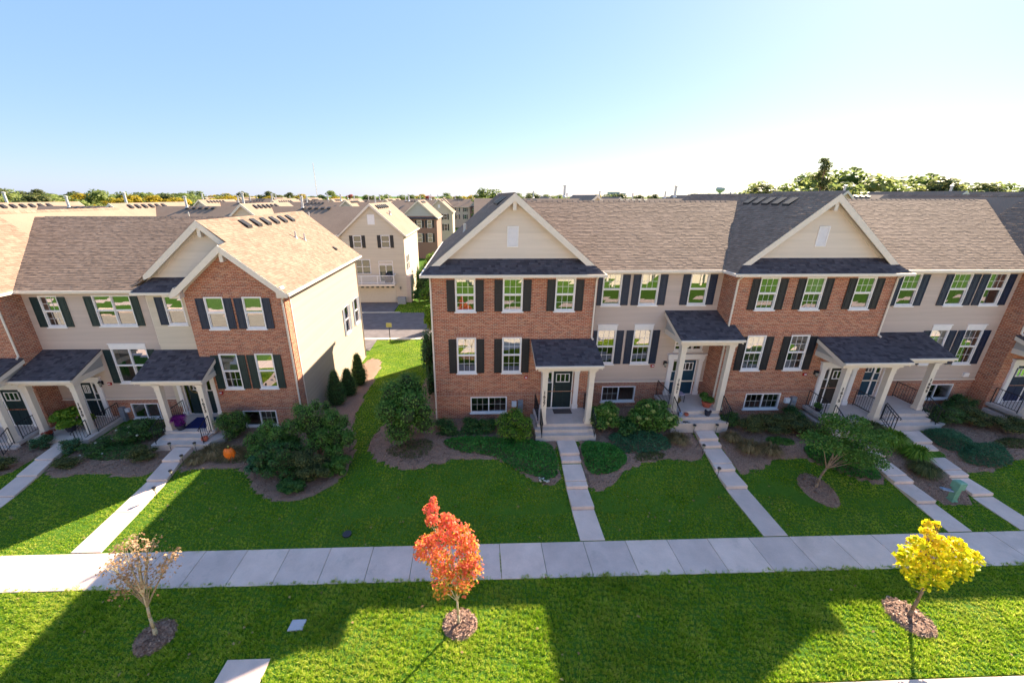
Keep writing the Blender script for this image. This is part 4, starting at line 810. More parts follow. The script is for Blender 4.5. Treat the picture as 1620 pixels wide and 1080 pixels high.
downspout(R, [(-9.15, 18.98, 7.4), (-9.40, 19.24, 7.1), (-9.40, 19.25, -.2)]); downspout(R, [(-9.1, 31.9, 7.4), (-9.27, 31.6, 7.1), (-9.27, 31.6, -.8)])
downspout(R, [(-16.45, 19.36, 7.4), (-16.62, 20.28, 7.1), (-16.62, 20.29, 4.5)])
m = MB(); m.fbox(X_, 24.2, 24.9, 0, .25, -1.0, -.1); m.build('meter', 'metal_grey', R)
hL = R
# ---------------------------------------------------------------- vegetation
def unit(n):
    v = RNG.normal(size=(n, 3)); return v/np.linalg.norm(v, axis=1, keepdims=True)
def leafquads(P, N, L, Wd, flat=0.0, droop=0.0):
    n = len(P); T = unit(n); T = T-(T*N).sum(1, keepdims=True)*N
    T[:, 2] -= droop; T /= (np.linalg.norm(T, axis=1, keepdims=True)+1e-9); B = np.cross(N, T)
    L = np.asarray(L).reshape(-1, 1); Wd = np.asarray(Wd).reshape(-1, 1)
    bend = N*L*.22
    return np.stack([P-T*L*.5, P+B*Wd*.5+bend*.6, P+T*L*.5-bend*.3, P-B*Wd*.5+bend*.6], 1)
def cloud(blobs, n, size, asp=.62, upw=.35, rough=.5, shell=.5):
    # blobs: (x,y,z,rx,ry,rz); leaves sit mostly near each blob's surface
    B = np.array(blobs, float); w = (B[:, 3]*B[:, 4]+B[:, 4]*B[:, 5]+B[:, 3]*B[:, 5]); w /= w.sum()
    k = RNG.choice(len(B), n, p=w); D = unit(n); D[:, 2] = np.where(D[:, 2] < -.55, -D[:, 2], D[:, 2])
    r = shell+(1-shell)*RNG.uniform(0, 1, n)**.6; r *= RNG.uniform(.88, 1.12, n)
    P = B[k, :3]+D*B[k, 3:]*r[:, None]
    N = D*(1-rough)+unit(n)*rough+np.array([0, 0, upw]); N /= np.linalg.norm(N, axis=1, keepdims=True)
    s = size*RNG.uniform(.65, 1.3, n); return leafquads(P, N, s, s*asp)
def lumps(c, r, k, f=.42, spread=.72, zmin=None):
    out = []
    for d in unit(k):
        q = f*random.uniform(.75, 1.25); x, y, z = c[0]+d[0]*r[0]*spread, c[1]+d[1]*r[1]*spread, c[2]+d[2]*r[2]*spread
        if zmin is not None: z = max(z, zmin+r[2]*q*.6)
        out.append((x, y, z, r[0]*q, r[1]*q, r[2]*q))
    return out
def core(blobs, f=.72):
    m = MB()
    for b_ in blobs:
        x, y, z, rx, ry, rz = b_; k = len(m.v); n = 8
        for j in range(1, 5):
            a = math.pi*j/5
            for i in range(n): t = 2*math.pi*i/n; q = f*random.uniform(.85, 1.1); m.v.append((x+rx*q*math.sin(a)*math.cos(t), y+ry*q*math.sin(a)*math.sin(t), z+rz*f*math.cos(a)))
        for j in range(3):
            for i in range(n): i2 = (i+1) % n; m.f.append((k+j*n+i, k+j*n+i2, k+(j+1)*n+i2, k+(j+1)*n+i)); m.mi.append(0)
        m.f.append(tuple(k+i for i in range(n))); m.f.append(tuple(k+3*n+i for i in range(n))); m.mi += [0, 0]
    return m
def shrub(name, label, cat, x, y, r, h, mat, n=2600, size=.075, k=12, z0=None, asp=.6, group=None, squash=None, stems=True, f=.42, upw=.35, lump=True, spread=.68):
    z0 = g1(x, y) if z0 is None else z0; rx, ry = r if isinstance(r, tuple) else (r, r)
    R = thing(name, label, cat, (x, y, z0), group); c = (x, y, z0+h*.52)
    bl = lumps(c, (rx, ry, h*.5), k, f, spread, z0) if lump else [(x, y, z0+h*.5, rx, ry, h*.5)]
    if lump: bl.append((x, y, z0+h*.5, rx*.7, ry*.7, h*.42))
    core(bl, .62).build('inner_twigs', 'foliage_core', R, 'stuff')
    npmesh('foliage', cloud(bl, n, size, asp, upw), 4, mat, R, 'stuff')
    if stems:
        m = MB()
        for i in range(5): t = i*1.26; m.bar((x, y, z0-.05), (x+rx*.4*math.cos(t), y+ry*.4*math.sin(t), z0+h*.5), .025, 5, .01)
        m.build('stem', 'bark', R)
    return R, bl
def cover(name, label, cat, poly, h, mat, n, size=.06, group=None, asp=.7, hump=.8, upw=.9):
    poly = smoothpoly(poly, 2); px = [p[0] for p in poly]; py = [p[1] for p in poly]; cx, cy = sum(px)/len(px), sum(py)/len(py)
    X = RNG.uniform(min(px), max(px), n*3); Y = RNG.uniform(min(py), max(py), n*3); ok = inpoly(X, Y, poly); X, Y = X[ok][:n], Y[ok][:n]
    P0 = np.array(poly); d = np.sqrt(((np.stack([X, Y], 1)[:, None, :]-P0[None, ::1, :])**2).sum(-1)).min(1); e = ss(0, .45, d)
    wav = .5+.25*np.sin(X*4.1+1.3*np.sin(Y*3.3))+.25*np.sin(Y*5.2+X*1.7)+RNG.uniform(-.15, .15, len(X))
    top = h*(.25+.75*e)*(1-hump*.35+hump*.35*wav); Z = G(X, Y)+top*RNG.uniform(.55, 1, len(X))
    N = unit(len(X))*.6+np.array([0, 0, upw]); N /= np.linalg.norm(N, axis=1, keepdims=True)
    s = size*RNG.uniform(.6, 1.3, len(X)); R = thing(name, label, cat, (cx, cy, g1(cx, cy)), group)
    npmesh('foliage', leafquads(np.stack([X, Y, Z], 1), N, s, s*asp), 4, mat, R, 'stuff'); return R
def grasses(name, label, cat, x, y, r, h, mat, n=700, group=None, lean=.9, wid=.012):
    z0 = g1(x, y); a = RNG.uniform(0, 2*np.pi, n); q = RNG.uniform(0, .35, n)*r; hh = h*RNG.uniform(.5, 1.1, n); rr = r*RNG.uniform(.4, 1.1, n)*lean
    b0 = np.stack([x+q*np.cos(a), y+q*np.sin(a), np.full(n, z0)], 1); mid = b0+np.stack([rr*.45*np.cos(a), rr*.45*np.sin(a), hh], 1); tip = b0+np.stack([rr*np.cos(a), rr*np.sin(a), hh*RNG.uniform(.35, .8, n)], 1)
    s = np.stack([-np.sin(a), np.cos(a), np.zeros(n)], 1)*wid
    R = thing(name, label, cat, (x, y, z0), group); V = np.concatenate([np.stack([b0-s, b0+s, mid+s, mid-s], 1), np.stack([mid-s, mid+s, tip+s*.2, tip-s*.2], 1)], 0)
    npmesh('blades', V, 4, mat, R, 'stuff'); return R
def tree(name, label, x, y, base, crown_blobs, mat, n, size, bark='bark', trunk_h=1.7, r=.06, group=None, branches=10, asp=.75, cat='tree', droop=0, parent_core=False, upw=.25, tip=None, shell=.35):
    z0 = g1(x, y) if base is None else base; R = thing(name, label, cat, (x, y, z0), group)
    B = np.array(crown_blobs); cx, cy = B[:, 0].mean(), B[:, 1].mean(); zt = z0+((B[:, 2]+B[:, 5]*.5).max()-z0)*.80
    m = MB(); p = Vector((x, y, z0-.1)); nseg = 7; pts = []
    for i in range(nseg+1):
        t = i/nseg; pts.append(Vector((x+(cx-x)*t*t+random.uniform(-.012, .012), y+(cy-y)*t*t+random.uniform(-.012, .012), z0-.08+(zt-z0)*t)))
    for i in range(nseg): m.bar(pts[i], pts[i+1], r*(1-.11*i)*(1.5 if i == 0 else 1), 8, r*(1-.11*(i+1)))
    m.build('trunk', bark, R, smooth=True)
    m = MB()
    for i in range(branches):
        b_ = B[i % len(B)]; t = Vector((b_[0], b_[1], b_[2])); zz = z0+trunk_h+random.uniform(0, .35)*(t.z-z0-trunk_h); s = min(nseg-1, max(0, int((zz-z0)/(zt-z0)*nseg))); a = pts[s]
        mid = a.lerp(t, .5)+Vector((0, 0, .05)); m.bar(a, mid, r*.45, 5, r*.3); m.bar(mid, t, r*.3, 5, r*.1)
        for q in range(4): d = Vector(unit(1)[0].tolist()); m.bar(mid.lerp(t, random.uniform(.3, 1)), t+Vector((d.x*b_[3], d.y*b_[4], abs(d.z)*b_[5]))*.85, r*.13, 4, r*.05)
    m.build('branch', bark, R)
    npmesh('crown', cloud(crown_blobs, n, size, asp, upw, .6, shell), 4, mat, R, 'stuff')
    return R
# street trees in the parkway
ob = [(-.95, 8.0, 2.2, .38, .4, .35), (-.35, 8.0, 2.3, .42, .42, .4), (-1.0, 8.0, 2.75, .42, .42, .4), (-.3, 8.05, 2.95, .4, .42, .42), (-.15, 8.0, 2.5, .36, .38, .45), (-1.35, 8.0, 3.3, .36, .38, .3), (-1.0, 8.0, 3.45, .38, .4, .34), (-.45, 8.0, 3.6, .42, .4, .36), (-.2, 8.0, 3.3, .28, .3, .35), (-.75, 8.0, 4.0, .34, .32, .26), (-1.15, 8.0, 4.15, .2, .22, .18), (-1.15, 8.0, 4.5, .24, .24, .20), (-1.0, 7.95, 1.75, .32, .3, .25), (-.42, 8.0, 1.75, .25, .25, .3), (-1.08, 8.0, 4.78, .10, .12, .14), (-1.5, 8.0, 3.0, .2, .2, .22), (-.8, 8.0, 4.25, .18, .18, .15)]
ob = [(a, b_, c, d*.9, e*.9, f_*.88) for a, b_, c, d, e, f_ in ob]
tree('maple_tree', 'young maple with red and orange leaves in the middle of the roadside grass', -.57, 8.24, 0, ob, 'leaf_orange', 4300, .085, 'bark_pale', 1.4, .035, branches=17)
yb_ = [(12.3, 8.0, 2.0, .4, .45, .32), (12.9, 8.0, 1.95, .45, .45, .33), (13.5, 8.0, 2.0, .35, .4, .3), (12.1, 8.0, 2.5, .34, .4, .26), (12.7, 8.0, 2.55, .45, .45, .33), (13.3, 8.0, 2.55, .38, .4, .28), (13.75, 8.0, 2.45, .3, .3, .24), (11.8, 8.0, 2.45, .2, .25, .14), (12.1, 8.0, 2.95, .26, .3, .2), (12.55, 8.0, 3.05, .3, .3, .24), (13.15, 8.0, 2.95, .2, .22, .2), (12.2, 8.0, 3.35, .15, .2, .2), (12.05, 8.0, 3.65, .10, .12, .18), (12.35, 8.0, 3.62, .12, .12, .07), (13.9, 8.0, 2.1, .16, .2, .14), (12.6, 8.0, 1.55, .3, .3, .18), (13.15, 8.0, 1.5, .28, .3, .16)]
yb_ = [(a, b_, c, d*.9, e*.9, f_*.88) for a, b_, c, d, e, f_ in yb_]
tree('maple_tree', 'young tree with bright yellow leaves on the parkway at the right', 12.97, 8.05, 0, yb_, 'leaf_yellow', 2700, .12, 'bark', 1.3, .05, branches=17)
bb = [(-8.7, 8.1, 2.2, .42, .45, .35), (-9.3, 8.1, 2.35, .4, .42, .35), (-8.2, 8.1, 2.7, .34, .4, .3), (-8.9, 8.1, 2.85, .42, .4, .34), (-9.55, 8.1, 2.75, .3, .3, .28), (-8.5, 8.1, 3.3, .4, .38, .33), (-9.1, 8.1, 3.3, .3, .3, .28), (-9.4, 8.1, 1.95, .4, .4, .22), (-8.7, 8.1, 3.6, .26, .26, .2), (-7.9, 8.1, 3.1, .22, .22, .22)]
tree('maple_tree', 'half bare young tree with brown leaves beside the left end of the pavement', -9.26, 8.2, 0, bb, 'leaf_brown', 950, .07, 'bark_pale', 1.25, .05, branches=26, shell=.2)
tb = [(14.3, 13.7, 2.35, .8, .8, .30), (15.3, 13.9, 2.75, .9, .8, .35), (16.3, 14.0, 2.35, .8, .8, .32), (15.6, 13.6, 2.0, .9, .8, .32), (16.9, 13.9, 1.95, .6, .7, .28), (14.9, 14.0, 3.1, .55, .6, .28), (16.0, 13.6, 1.55, .75, .7, .26), (16.6, 13.5, 1.5, .6, .6, .22), (15.9, 14.0, 3.1, .4, .5, .2), (17.3, 14.0, 2.4, .4, .45, .16)]
tree('crabapple_tree', 'small spreading green tree on the lawn of number 1615', 14.5, 13.5, None, tb, 'leaf_mid', 9500, .08, 'bark', 1.2, .055, branches=8)
# shrubs around the gap and the walls
shrub('viburnum_shrub', 'tall dark green bush at the left corner of number 1627', 'bush', -3.4, 16.9, (1.65, 1.5), 3.6, 'leaf_mid', 9000, .105, 24, f=.34)
shrub('yew_shrub', 'dark climbing shrub against the left side of number 1627', 'bush', -2.75, 22.5, (.65, 2.6), 4.0, 'leaf_dark', 5200, .09, 14)
shrub('yew_shrub', 'bushy green shrub farther back along the side of number 1627', 'bush', -2.9, 28.5, (.8, 2.4), 3.2, 'leaf_mid', 4000, .09, 12)
shrub('boxwood_bush', 'rounded bright green bush left of the 1627 porch', 'bush', 1.83, 16.75, (1.0, .85), 1.5, 'leaf_bright', 5600, .075, 18, f=.4)
for i, (x, y, r_, h) in enumerate([(-1.45, 17.5, .7, .7), (-.3, 17.6, .62, .5), (.6, 17.5, .55, .6)]):
    shrub('low_bush', ['low dark bush at the left foot of the 1627 wall', 'flat dark bush under the basement window of number 1627', 'low dark bush just left of the rounded bright bush'][i], 'bush', x, y, r_, h, 'leaf_dark', 1600, .07, 9, group='low bushes along the 1627 wall')
cover('ground_cover', 'wide mat of green ground cover left of the 1627 footpath', 'ground cover', [(-1.8, 16.6), (-1.0, 15.9), (.8, 15.6), (2.0, 14.5), (3.66, 14.1), (3.72, 16.2), (2.8, 16.6), (.8, 16.8), (-.6, 17.0)], .36, 'leaf_ground', 9500, .075)
cover('ground_cover', 'rounded mat of green ground cover right of the 1627 footpath', 'ground cover', [(4.85, 14.3), (6.2, 14.5), (7.0, 15.2), (6.9, 16.0), (5.9, 16.4), (4.95, 16.4)], .40, 'leaf_ground', 5200, .075)
cover('juniper_cover', 'dark blue green mat under the hydrangeas', 'ground cover', [(6.6, 15.6), (8.2, 15.6), (9.4, 15.9), (9.5, 16.9), (6.4, 17.1)], .42, 'leaf_blue', 5200, .07)
# hydrangeas with flower heads
def flowers(R, bl, n, mat, r=.10, front=True, name='flower_head'):
    out = []
    for i in range(n):
        b_ = random.choice(bl); d = Vector(unit(1)[0].tolist()); d.z = abs(d.z)*.9+.1; d.y = -abs(d.y); d.normalize(); c = (b_[0]+d.x*b_[3]*1.05, b_[1]+d.y*b_[4]*1.05, b_[2]+d.z*b_[5]*1.05)
        q = r*random.uniform(.75, 1.15); out.append(npmesh(name, cloud([(c[0], c[1], c[2], q, q, q*.85)], int(70*(r/.1)), .045*(r/.1)**.4, .9, .1), 4, mat, R))
    return out
R, bl = shrub('hydrangea_bush', 'smaller hydrangea with lime flower heads beside the 1627 railing', 'bush', 6.35, 17.2, (.75, .7), 1.55, 'leaf_mid', 3200, .12, 11); flowers(R, bl, 15, 'petal_lime')
R, bl = shrub('hydrangea_bush', 'larger hydrangea with cream flower heads in front of number 1621', 'bush', 8.75, 17.1, (1.15, .9), 1.75, 'leaf_mid', 5600, .12, 14); flowers(R, bl, 26, 'petal_lime', .115)
shrub('low_bush', 'dark leafy filler bush between the two hydrangeas', 'bush', 7.45, 16.9, .6, 1.0, 'leaf_dark', 1800, .10, 8)
R, bl = shrub('flower_clump', 'small clump of white flowers on the lawn edge left of the 1627 footpath', 'flowers', 2.95, 14.1, (.32, .2), .2, 'leaf_ground', 260, .05, 5, stems=False); flowers(R, bl, 14, 'petal_white', .045)
# bed in front of 1615 and 1609
for i, (x, y, r_, h) in enumerate([(14.0, 17.1, (.95, .7), .95), (15.3, 16.9, (1.1, .75), 1.0), (16.5, 16.5, (.9, .7), .9), (13.1, 17.6, (.6, .5), .75)]):
    shrub('hedge_bush', ['clipped olive green hedge bush under the left end of the 1615 basement window', 'broad clipped hedge bush in front of the 1615 basement window', 'clipped hedge bush nearest the 1615 porch', 'dark hedge bush beside the 1621 porch steps'][i], 'bush', x, y, r_, h, 'leaf_olive' if i < 3 else 'leaf_dark', 2800, .06, 14, group='clipped bushes in front of number 1615', f=.45)
shrub('round_bush', 'dark round bush by the meters of number 1615', 'bush', 16.75, 17.9, .6, .8, 'leaf_dark', 1800, .06, 10)
cover('ground_cover', 'green mat beneath the small spreading tree at number 1615', 'ground cover', [(15.4, 14.9), (16.4, 14.0), (17.7, 13.7), (18.0, 14.4), (18.1, 16.0), (16.6, 16.1), (15.6, 15.8)], .45, 'leaf_ground', 6000, .075)
for i, (x, y, r_, h) in enumerate([(13.0, 15.8, .65, .5), (13.9, 15.6, .6, .4), (12.6, 16.5, .5, .45)]):
    grasses('ornamental_grass', ['dry straw coloured grass clump right of the 1621 footpath', 'flattened dry grass clump at the lawn edge of number 1615', 'dry grass clump close to the 1621 steps'][i], 'grass clump', x, y, r_, h, 'leaf_dry', 420, 'dry grass clumps right of the 1621 path')
grasses('ornamental_grass', 'dry golden grass clump left of the 1621 footpath', 'grass clump', 9.9, 16.5, .6, .4, 'leaf_dry', 420)
for i, (x, y, r_, h, mt) in enumerate([(20.0, 15.9, .75, .7, 'leaf_bright'), (20.35, 15.0, .65, .6, 'leaf_bright'), (19.9, 14.1, .6, .5, 'leaf_olive'), (19.6, 16.5, .6, .7, 'leaf_olive')]):
    grasses('ornamental_grass', ['tall green fountain grass nearest the shared porch steps', 'green fountain grass in the middle strip between two footpaths', 'olive grass clump behind the green utility pedestal', 'grass clump against the left side of the 1609 steps'][i], 'grass clump', x, y, r_, h, mt, 700, 'grass clumps between the 1615 and 1609 paths', wid=.016)
cover('juniper_cover', 'blue green juniper mat right of the 1609 footpath', 'ground cover', [(22.4, 16.7), (22.2, 15.6), (23.2, 15.0), (24.1, 15.4), (24.2, 16.4), (23.3, 16.9)], .6, 'leaf_blue', 5200, .06)
cover('juniper_cover', 'second blue green juniper mat lower down the 1609 lawn', 'ground cover', [(22.6, 15.2), (22.4, 14.6), (23.6, 14.2), (25.0, 14.7), (25.2, 15.6), (24.2, 15.9)], .55, 'leaf_blue', 5200, .06)
for i, (x, y, r_, h) in enumerate([(24.3, 17.6, (.95, .9), 1.0), (25.7, 17.3, (1.0, .9), 1.0), (26.8, 16.6, (.9, .8), .9), (26.6, 18.6, (.9, .5), 1.1)]):
    shrub('hedge_bush', ['dark hedge bush beside the 1609 porch', 'broad brownish hedge bush in front of the 1609 basement window', 'low hedge bush toward the right edge steps', 'tall dark hedge bush at the foot of the right brick return wall'][i], 'bush', x, y, r_, h, 'leaf_olive' if i in (1, 2) else 'leaf_dark', 2500, .06, 12, group='hedge in front of number 1609', f=.45)
# left building beds
shrub('round_bush', 'neatly clipped ball shaped bush right of the 1633 porch', 'bush', -12.55, 18.2, .85, 1.6, 'leaf_mid', 6500, .055, 22, f=.38, spread=.62)
LG = 'evergreens in the bed in front of number 1633'
for i, (x, y, r_, h, mt) in enumerate([(-7.6, 16.6, (1.2, 1.1), 2.9, 'leaf_mid'), (-6.5, 16.2, (.8, .9), 2.4, 'leaf_mid'), (-9.5, 16.3, (1.1, 1.0), 2.1, 'leaf_mid'), (-8.6, 15.1, (1.1, .9), 1.6, 'leaf_dark'), (-7.3, 14.9, (1.0, .8), 1.35, 'leaf_olive'), (-9.6, 15.3, (.7, .6), 1.0, 'leaf_blue'), (-6.3, 15.2, (.6, .6), .8, 'leaf_mid'), (-7.9, 14.1, (.6, .4), .6, 'leaf_dark')]):
    shrub('juniper_bush', ['tallest feathery evergreen at the right corner of number 1633', 'feathery evergreen next to the grass gap', 'spreading evergreen below the 1633 basement window', 'dark spreading bush in the middle of the evergreen bed', 'olive bush at the front right of the evergreen bed', 'blue green bush at the front left of the evergreen bed', 'small bush at the right tip of the evergreen bed', 'lowest dark bush at the front of the evergreen bed'][i], 'bush', x, y, r_, h, mt, 5200 if i < 3 else 3000, .085, 18, group=LG, f=.30, spread=.85)
for i, (x, y, r_, h) in enumerate([(-12.9, 16.9, .8, .35), (-11.9, 16.7, .7, .35), (-13.3, 16.3, .5, .3)]):
    grasses('withered_perennial', ['low withered perennials right of the 1633 footpath', 'withered brown perennials beside the orange pumpkin', 'small withered clump at the 1633 path edge'][i], 'plants', x, y, r_, h, 'leaf_dry', 600, 'withered perennials in front of number 1633')
AV = 'arborvitae along the sunny side wall'
for i, (x, y, h) in enumerate([(-8.5, 22.0, 2.15), (-8.25, 23.5, 1.75), (-8.1, 25.4, 2.2)]):
    z0 = g1(x, y); R = thing('arborvitae', ['nearest cone shaped arborvitae by the side wall of number 1633', 'shorter middle arborvitae by the side wall of number 1633', 'farthest arborvitae by the side wall, lit by the sun'][i], 'bush', (x, y, z0), AV)
    bl = [(x, y, z0+h*t, .66*(1-abs(t-.32)*1.15)**.8, .66*(1-abs(t-.32)*1.15)**.8, h*.16) for t in (.12, .24, .36, .48, .6, .72, .84, .92)]
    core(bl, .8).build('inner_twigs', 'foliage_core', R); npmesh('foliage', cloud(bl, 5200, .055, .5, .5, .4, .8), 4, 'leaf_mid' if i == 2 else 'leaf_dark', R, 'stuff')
R, bl = shrub('rose_bush', 'dark bush with pale blooms left of the 1633 porch', 'bush', -17.3, 18.3, (1.3, 1.0), 1.0, 'leaf_dark', 4200, .08, 14); flowers(R, bl, 9, 'petal_white', .05)
R, bl = shrub('rose_bush', 'lower dark bush with a few pale blooms beside the 1639 path', 'bush', -18.6, 17.3, (.9, .8), .6, 'leaf_dark', 2200, .07, 10); flowers(R, bl, 7, 'petal_white', .045)
shrub('low_bush', 'olive twiggy bush at the lawn edge left of the 1633 footpath', 'bush', -15.9, 16.6, (.7, .6), .75, 'leaf_olive', 2200, .06, 10)
shrub('low_bush', 'brownish low bush between the 1639 footpath and its lawn', 'bush', -18.9, 16.2, (.8, .5), .45, 'leaf_olive', 1600, .06, 9)
for i, (x, y) in enumerate([(-21.6, 17.6), (-19.95, 17.2)]):
    shrub('juniper_bush', ['grey green juniper left of the 1639 porch steps', 'grey green juniper right of the 1639 porch steps'][i], 'bush', x, y, .5, .75, 'leaf_blue', 1700, .05, 9, group='junipers beside the 1639 steps')
shrub('low_bush', 'weathered bush at the far left edge of the photo', 'bush', -21.9, 15.9, (.7, .6), .6, 'leaf_olive', 1500, .06, 9)
# gap, back part
for i, (x, y, r_, h, mt) in enumerate([(-5.4, 47.5, 1.3, 3.6, 'leaf_bright'), (-6.4, 52, 1.6, 4.2, 'leaf_mid'), (-5.8, 57, 1.7, 5.2, 'leaf_bright'), (-4.6, 38.3, .6, 2.6, 'leaf_bright'), (-7.2, 50.3, .9, 1.6, 'leaf_dark'), (-6.6, 62, 1.5, 4.2, 'leaf_bright'), (-4.2, 70, 2.0, 4.2, 'leaf_gold')]):
    shrub('garden_tree', ['leafy pale green tree beside the house across the alley', 'taller green tree behind the pale one across the alley', 'bright bushy tree between the two rear rows', 'slim pale tree at the alley end of number 1627', 'dark rounded bush at the corner of the house across the alley', 'farther pale green tree between the rear rows', 'golden tree beside the distant brick row'][i], 'tree', x, y, r_, h, mt, 3200, .16, 14, group='trees in the passage between rows', z0=-.9)
# porch plants
def planter(label, x, y, z, pot_r, pot_h, pmat, lmat, r, h, n, size, fl=None, fln=0, flr=.05, cat='potted plant'):
    R = thing('planter', label, cat, (x, y, z)); m = MB(); m.lathe((x, y, z), [(pot_r*.7, 0), (pot_r*.95, pot_h*.8), (pot_r*1.05, pot_h*.82), (pot_r*1.05, pot_h), (pot_r*.9, pot_h), (pot_r*.85, pot_h*.9)], 18); m.build('pot', pmat, R, smooth=False)
    bl = lumps((x, y, z+pot_h+h*.45), (r, r, h*.5), 7, .45, .6); npmesh('foliage', cloud(bl, n, size, .5), 4, lmat, R, 'stuff')
    if fl: flowers(R, bl, fln, fl, flr)
planter('purple mums in a dark pot on the 1633 porch', -15.15, 18.25, .60, .22, .28, 'pot_dark', 'petal_purple', .48, .62, 2600, .05)
planter('big green fern in a pot on the 1639 porch', -21.35, 18.9, .21, .25, .35, 'pot_dark', 'leaf_bright', .75, .95, 1800, .20)
planter('second fern behind the post of the 1639 porch', -20.65, 19.1, .21, .2, .3, 'pot_dark', 'leaf_bright', .4, .6, 700, .16)
planter('red leaved plant in a low pot by the 1639 steps', -21.9, 18.3, .21, .18, .2, 'pot_dark', 'leaf_red', .28, .25, 300, .08)
planter('trailing plant with a coral pot on the 1621 porch', 12.1, 18.25, 1.5, .26, .32, 'pot_red', 'leaf_mid', .42, .5, 1500, .09)
planter('small black pot with white blooms on the 1621 steps', 11.85, 17.62, 1.33, .16, .26, 'pot_dark', 'petal_white', .10, .10, 60, .05)
planter('leafy plant beside the left rail of the 1621 porch', 10.45, 18.3, 1.5, .14, .2, 'pot_dark', 'leaf_dry', .25, .5, 500, .08)
planter('small plant on the left rail side of the 1615 porch', 17.9, 17.9, 1.31, .14, .2, 'pot_dark', 'leaf_mid', .28, .35, 500, .08)
GC = 'creeping plants in the beds of the right building'
for i, (lb, poly, h, mt, n) in enumerate([
 ('thin dark creepers behind the wide mat, near the low bushes', [(-2.2, 17.1), (-1.2, 16.9), (.6, 17.0), (.9, 17.4), (-1.8, 17.4)], .2, 'leaf_dark', 1300),
 ('patchy creepers under the tall bush at the brick corner', [(-4.6, 16.4), (-3.6, 15.6), (-2.3, 15.6), (-1.9, 16.6), (-3, 17)], .2, 'leaf_olive', 1100),
 ('creeping green between the hydrangeas and the lawn edge', [(7.2, 15.1), (8.6, 15.2), (9.0, 15.7), (7.4, 15.7)], .22, 'leaf_olive', 700),
 ('green creepers in front of the clipped hedge bushes', [(14.2, 16.0), (15.4, 15.9), (15.6, 16.4), (14.2, 16.6)], .25, 'leaf_mid', 1300),
 ('creepers along the lower right lawn edge', [(24.6, 15.6), (26.6, 15.4), (27.6, 15.9), (26.2, 16.3)], .25, 'leaf_olive', 1300)]):
    cover('ground_cover', lb, 'ground cover', poly, h, mt, n, .07, GC)
GL = 'creeping plants in the beds of the left building'
for i, (lb, poly, h, mt, n) in enumerate([
 ('dark creepers filling the bed below the pale bloom bushes', [(-19.2, 17.0), (-18, 16.4), (-16.6, 16.6), (-16.2, 17.6), (-18.6, 18.2)], .3, 'leaf_dark', 2600),
 ('brown green creepers around the orange pumpkin', [(-13.2, 16.3), (-12, 16.1), (-10.6, 16.1), (-10.4, 17.2), (-12.8, 17.4)], .18, 'leaf_olive', 1700),
 ('dark creepers between the ball bush and the evergreens', [(-12.0, 17.4), (-10.6, 17.0), (-9.8, 17.4), (-10, 18.9), (-11.6, 19.0)], .3, 'leaf_dark', 2000)]):
    cover('ground_cover', lb, 'ground cover', poly, h, mt, n, .07, GL)
# bark chips and litter on the beds
CX, CY = [], []
for v in SB.values():
    px = [p[0] for p in v]; py = [p[1] for p in v]; n = int((max(px)-min(px))*(min(max(py), 20)-min(py))*150); X = RNG.uniform(min(px)-.1, max(px)+.1, n); Y = RNG.uniform(min(py)-.12, min(max(py), 20), n)
    X += RNG.normal(0, .03, n); ok = inpoly(X, Y, v); X, Y = X[ok]+RNG.normal(0, .09, ok.sum()), Y[ok]+RNG.normal(0, .09, ok.sum()); CX.append(X); CY.append(Y)
for cx, cy, rx, ry in RINGS: a = RNG.uniform(0, 6.283, 420); q = RNG.uniform(0, 1.08, 420)**.5; CX.append(cx+rx*q*np.cos(a)); CY.append(cy+ry*q*np.sin(a))
X, Y = np.concatenate(CX), np.concatenate(CY); ring = np.zeros(len(X))
for cx, cy, rx, ry in RINGS: d = np.sqrt(((X-cx)/rx)**2+((Y-cy)/ry)**2); ring = np.maximum(ring, np.interp(d, [.2, .5, .85, 1.0, 1.1], [.07, .10, .07, .02, 0]))
N = unit(len(X))*.7+np.array([0, 0, 1]); N /= np.linalg.norm(N, axis=1, keepdims=True); s_ = RNG.uniform(.04, .11, len(X))
o = npmesh('bark_chips', leafquads(np.stack([X, Y, G(X, Y)+.045+ring*.75], 1), N, s_, s_*.4), 4, 'chips', None, 'stuff'); o['label'] = 'bark chips scattered over the planting beds'; o['category'] = 'mulch'
# ---------------------------------------------------------------- small things
def lathe_thing(name, label, cat, c, prof, mat, n=16, group=None):
    m = MB(); m.lathe(c, prof, n); o = m.build(name, mat, None); o.location = (0, 0, 0); return tag(o, label, cat, group)
R = thing('pumpkin', 'large flat orange pumpkin decoration standing in the bed of number 1633', 'pumpkin', (-11.75, 16.4, .02)); m = MB()
n = 40; k = 0
for j in range(1, 10):
    a = math.pi*j/10
    for i in range(n): t = 2*math.pi*i/n; q = .28*math.sin(a)**.8*(1-.13*abs(math.cos(t*4.5))**.6+.04); m.v.append((-11.75+q*math.cos(t), 16.4+q*math.sin(t)*.7, .36-.33*math.cos(a)))
for j in range(8):
    for i in range(n): i2 = (i+1) % n; m.f.append((j*n+i, j*n+i2, (j+1)*n+i2, (j+1)*n+i)); m.mi.append(0)
m.build('shell', 'pumpkin', R, smooth=True); m = MB(); m.bar((-11.75, 16.4, .66), (-11.72, 16.38, .80), .035, 7, .02); m.build('stem', 'stem_green', R)
def mat_thing(label, x0, x1, y0, y1, z, mt):
    m = MB(); m.box(x0, x1, y0, y1, z+.003, z+.018); m.box(x0+.03, x1-.03, y0+.03, y1-.03, z+.0185, z+.024); tag(m.build('door_mat', mt), label, 'door mat')
mat_thing('brown patterned door mat in front of the 1627 door', 4.0, 4.95, 17.98, 18.46, 1.33, 'mat_brown')
mat_thing('dark blue rug on the 1633 porch', -15.1, -13.95, 18.3, 19.4, .60, 'mat_blue')
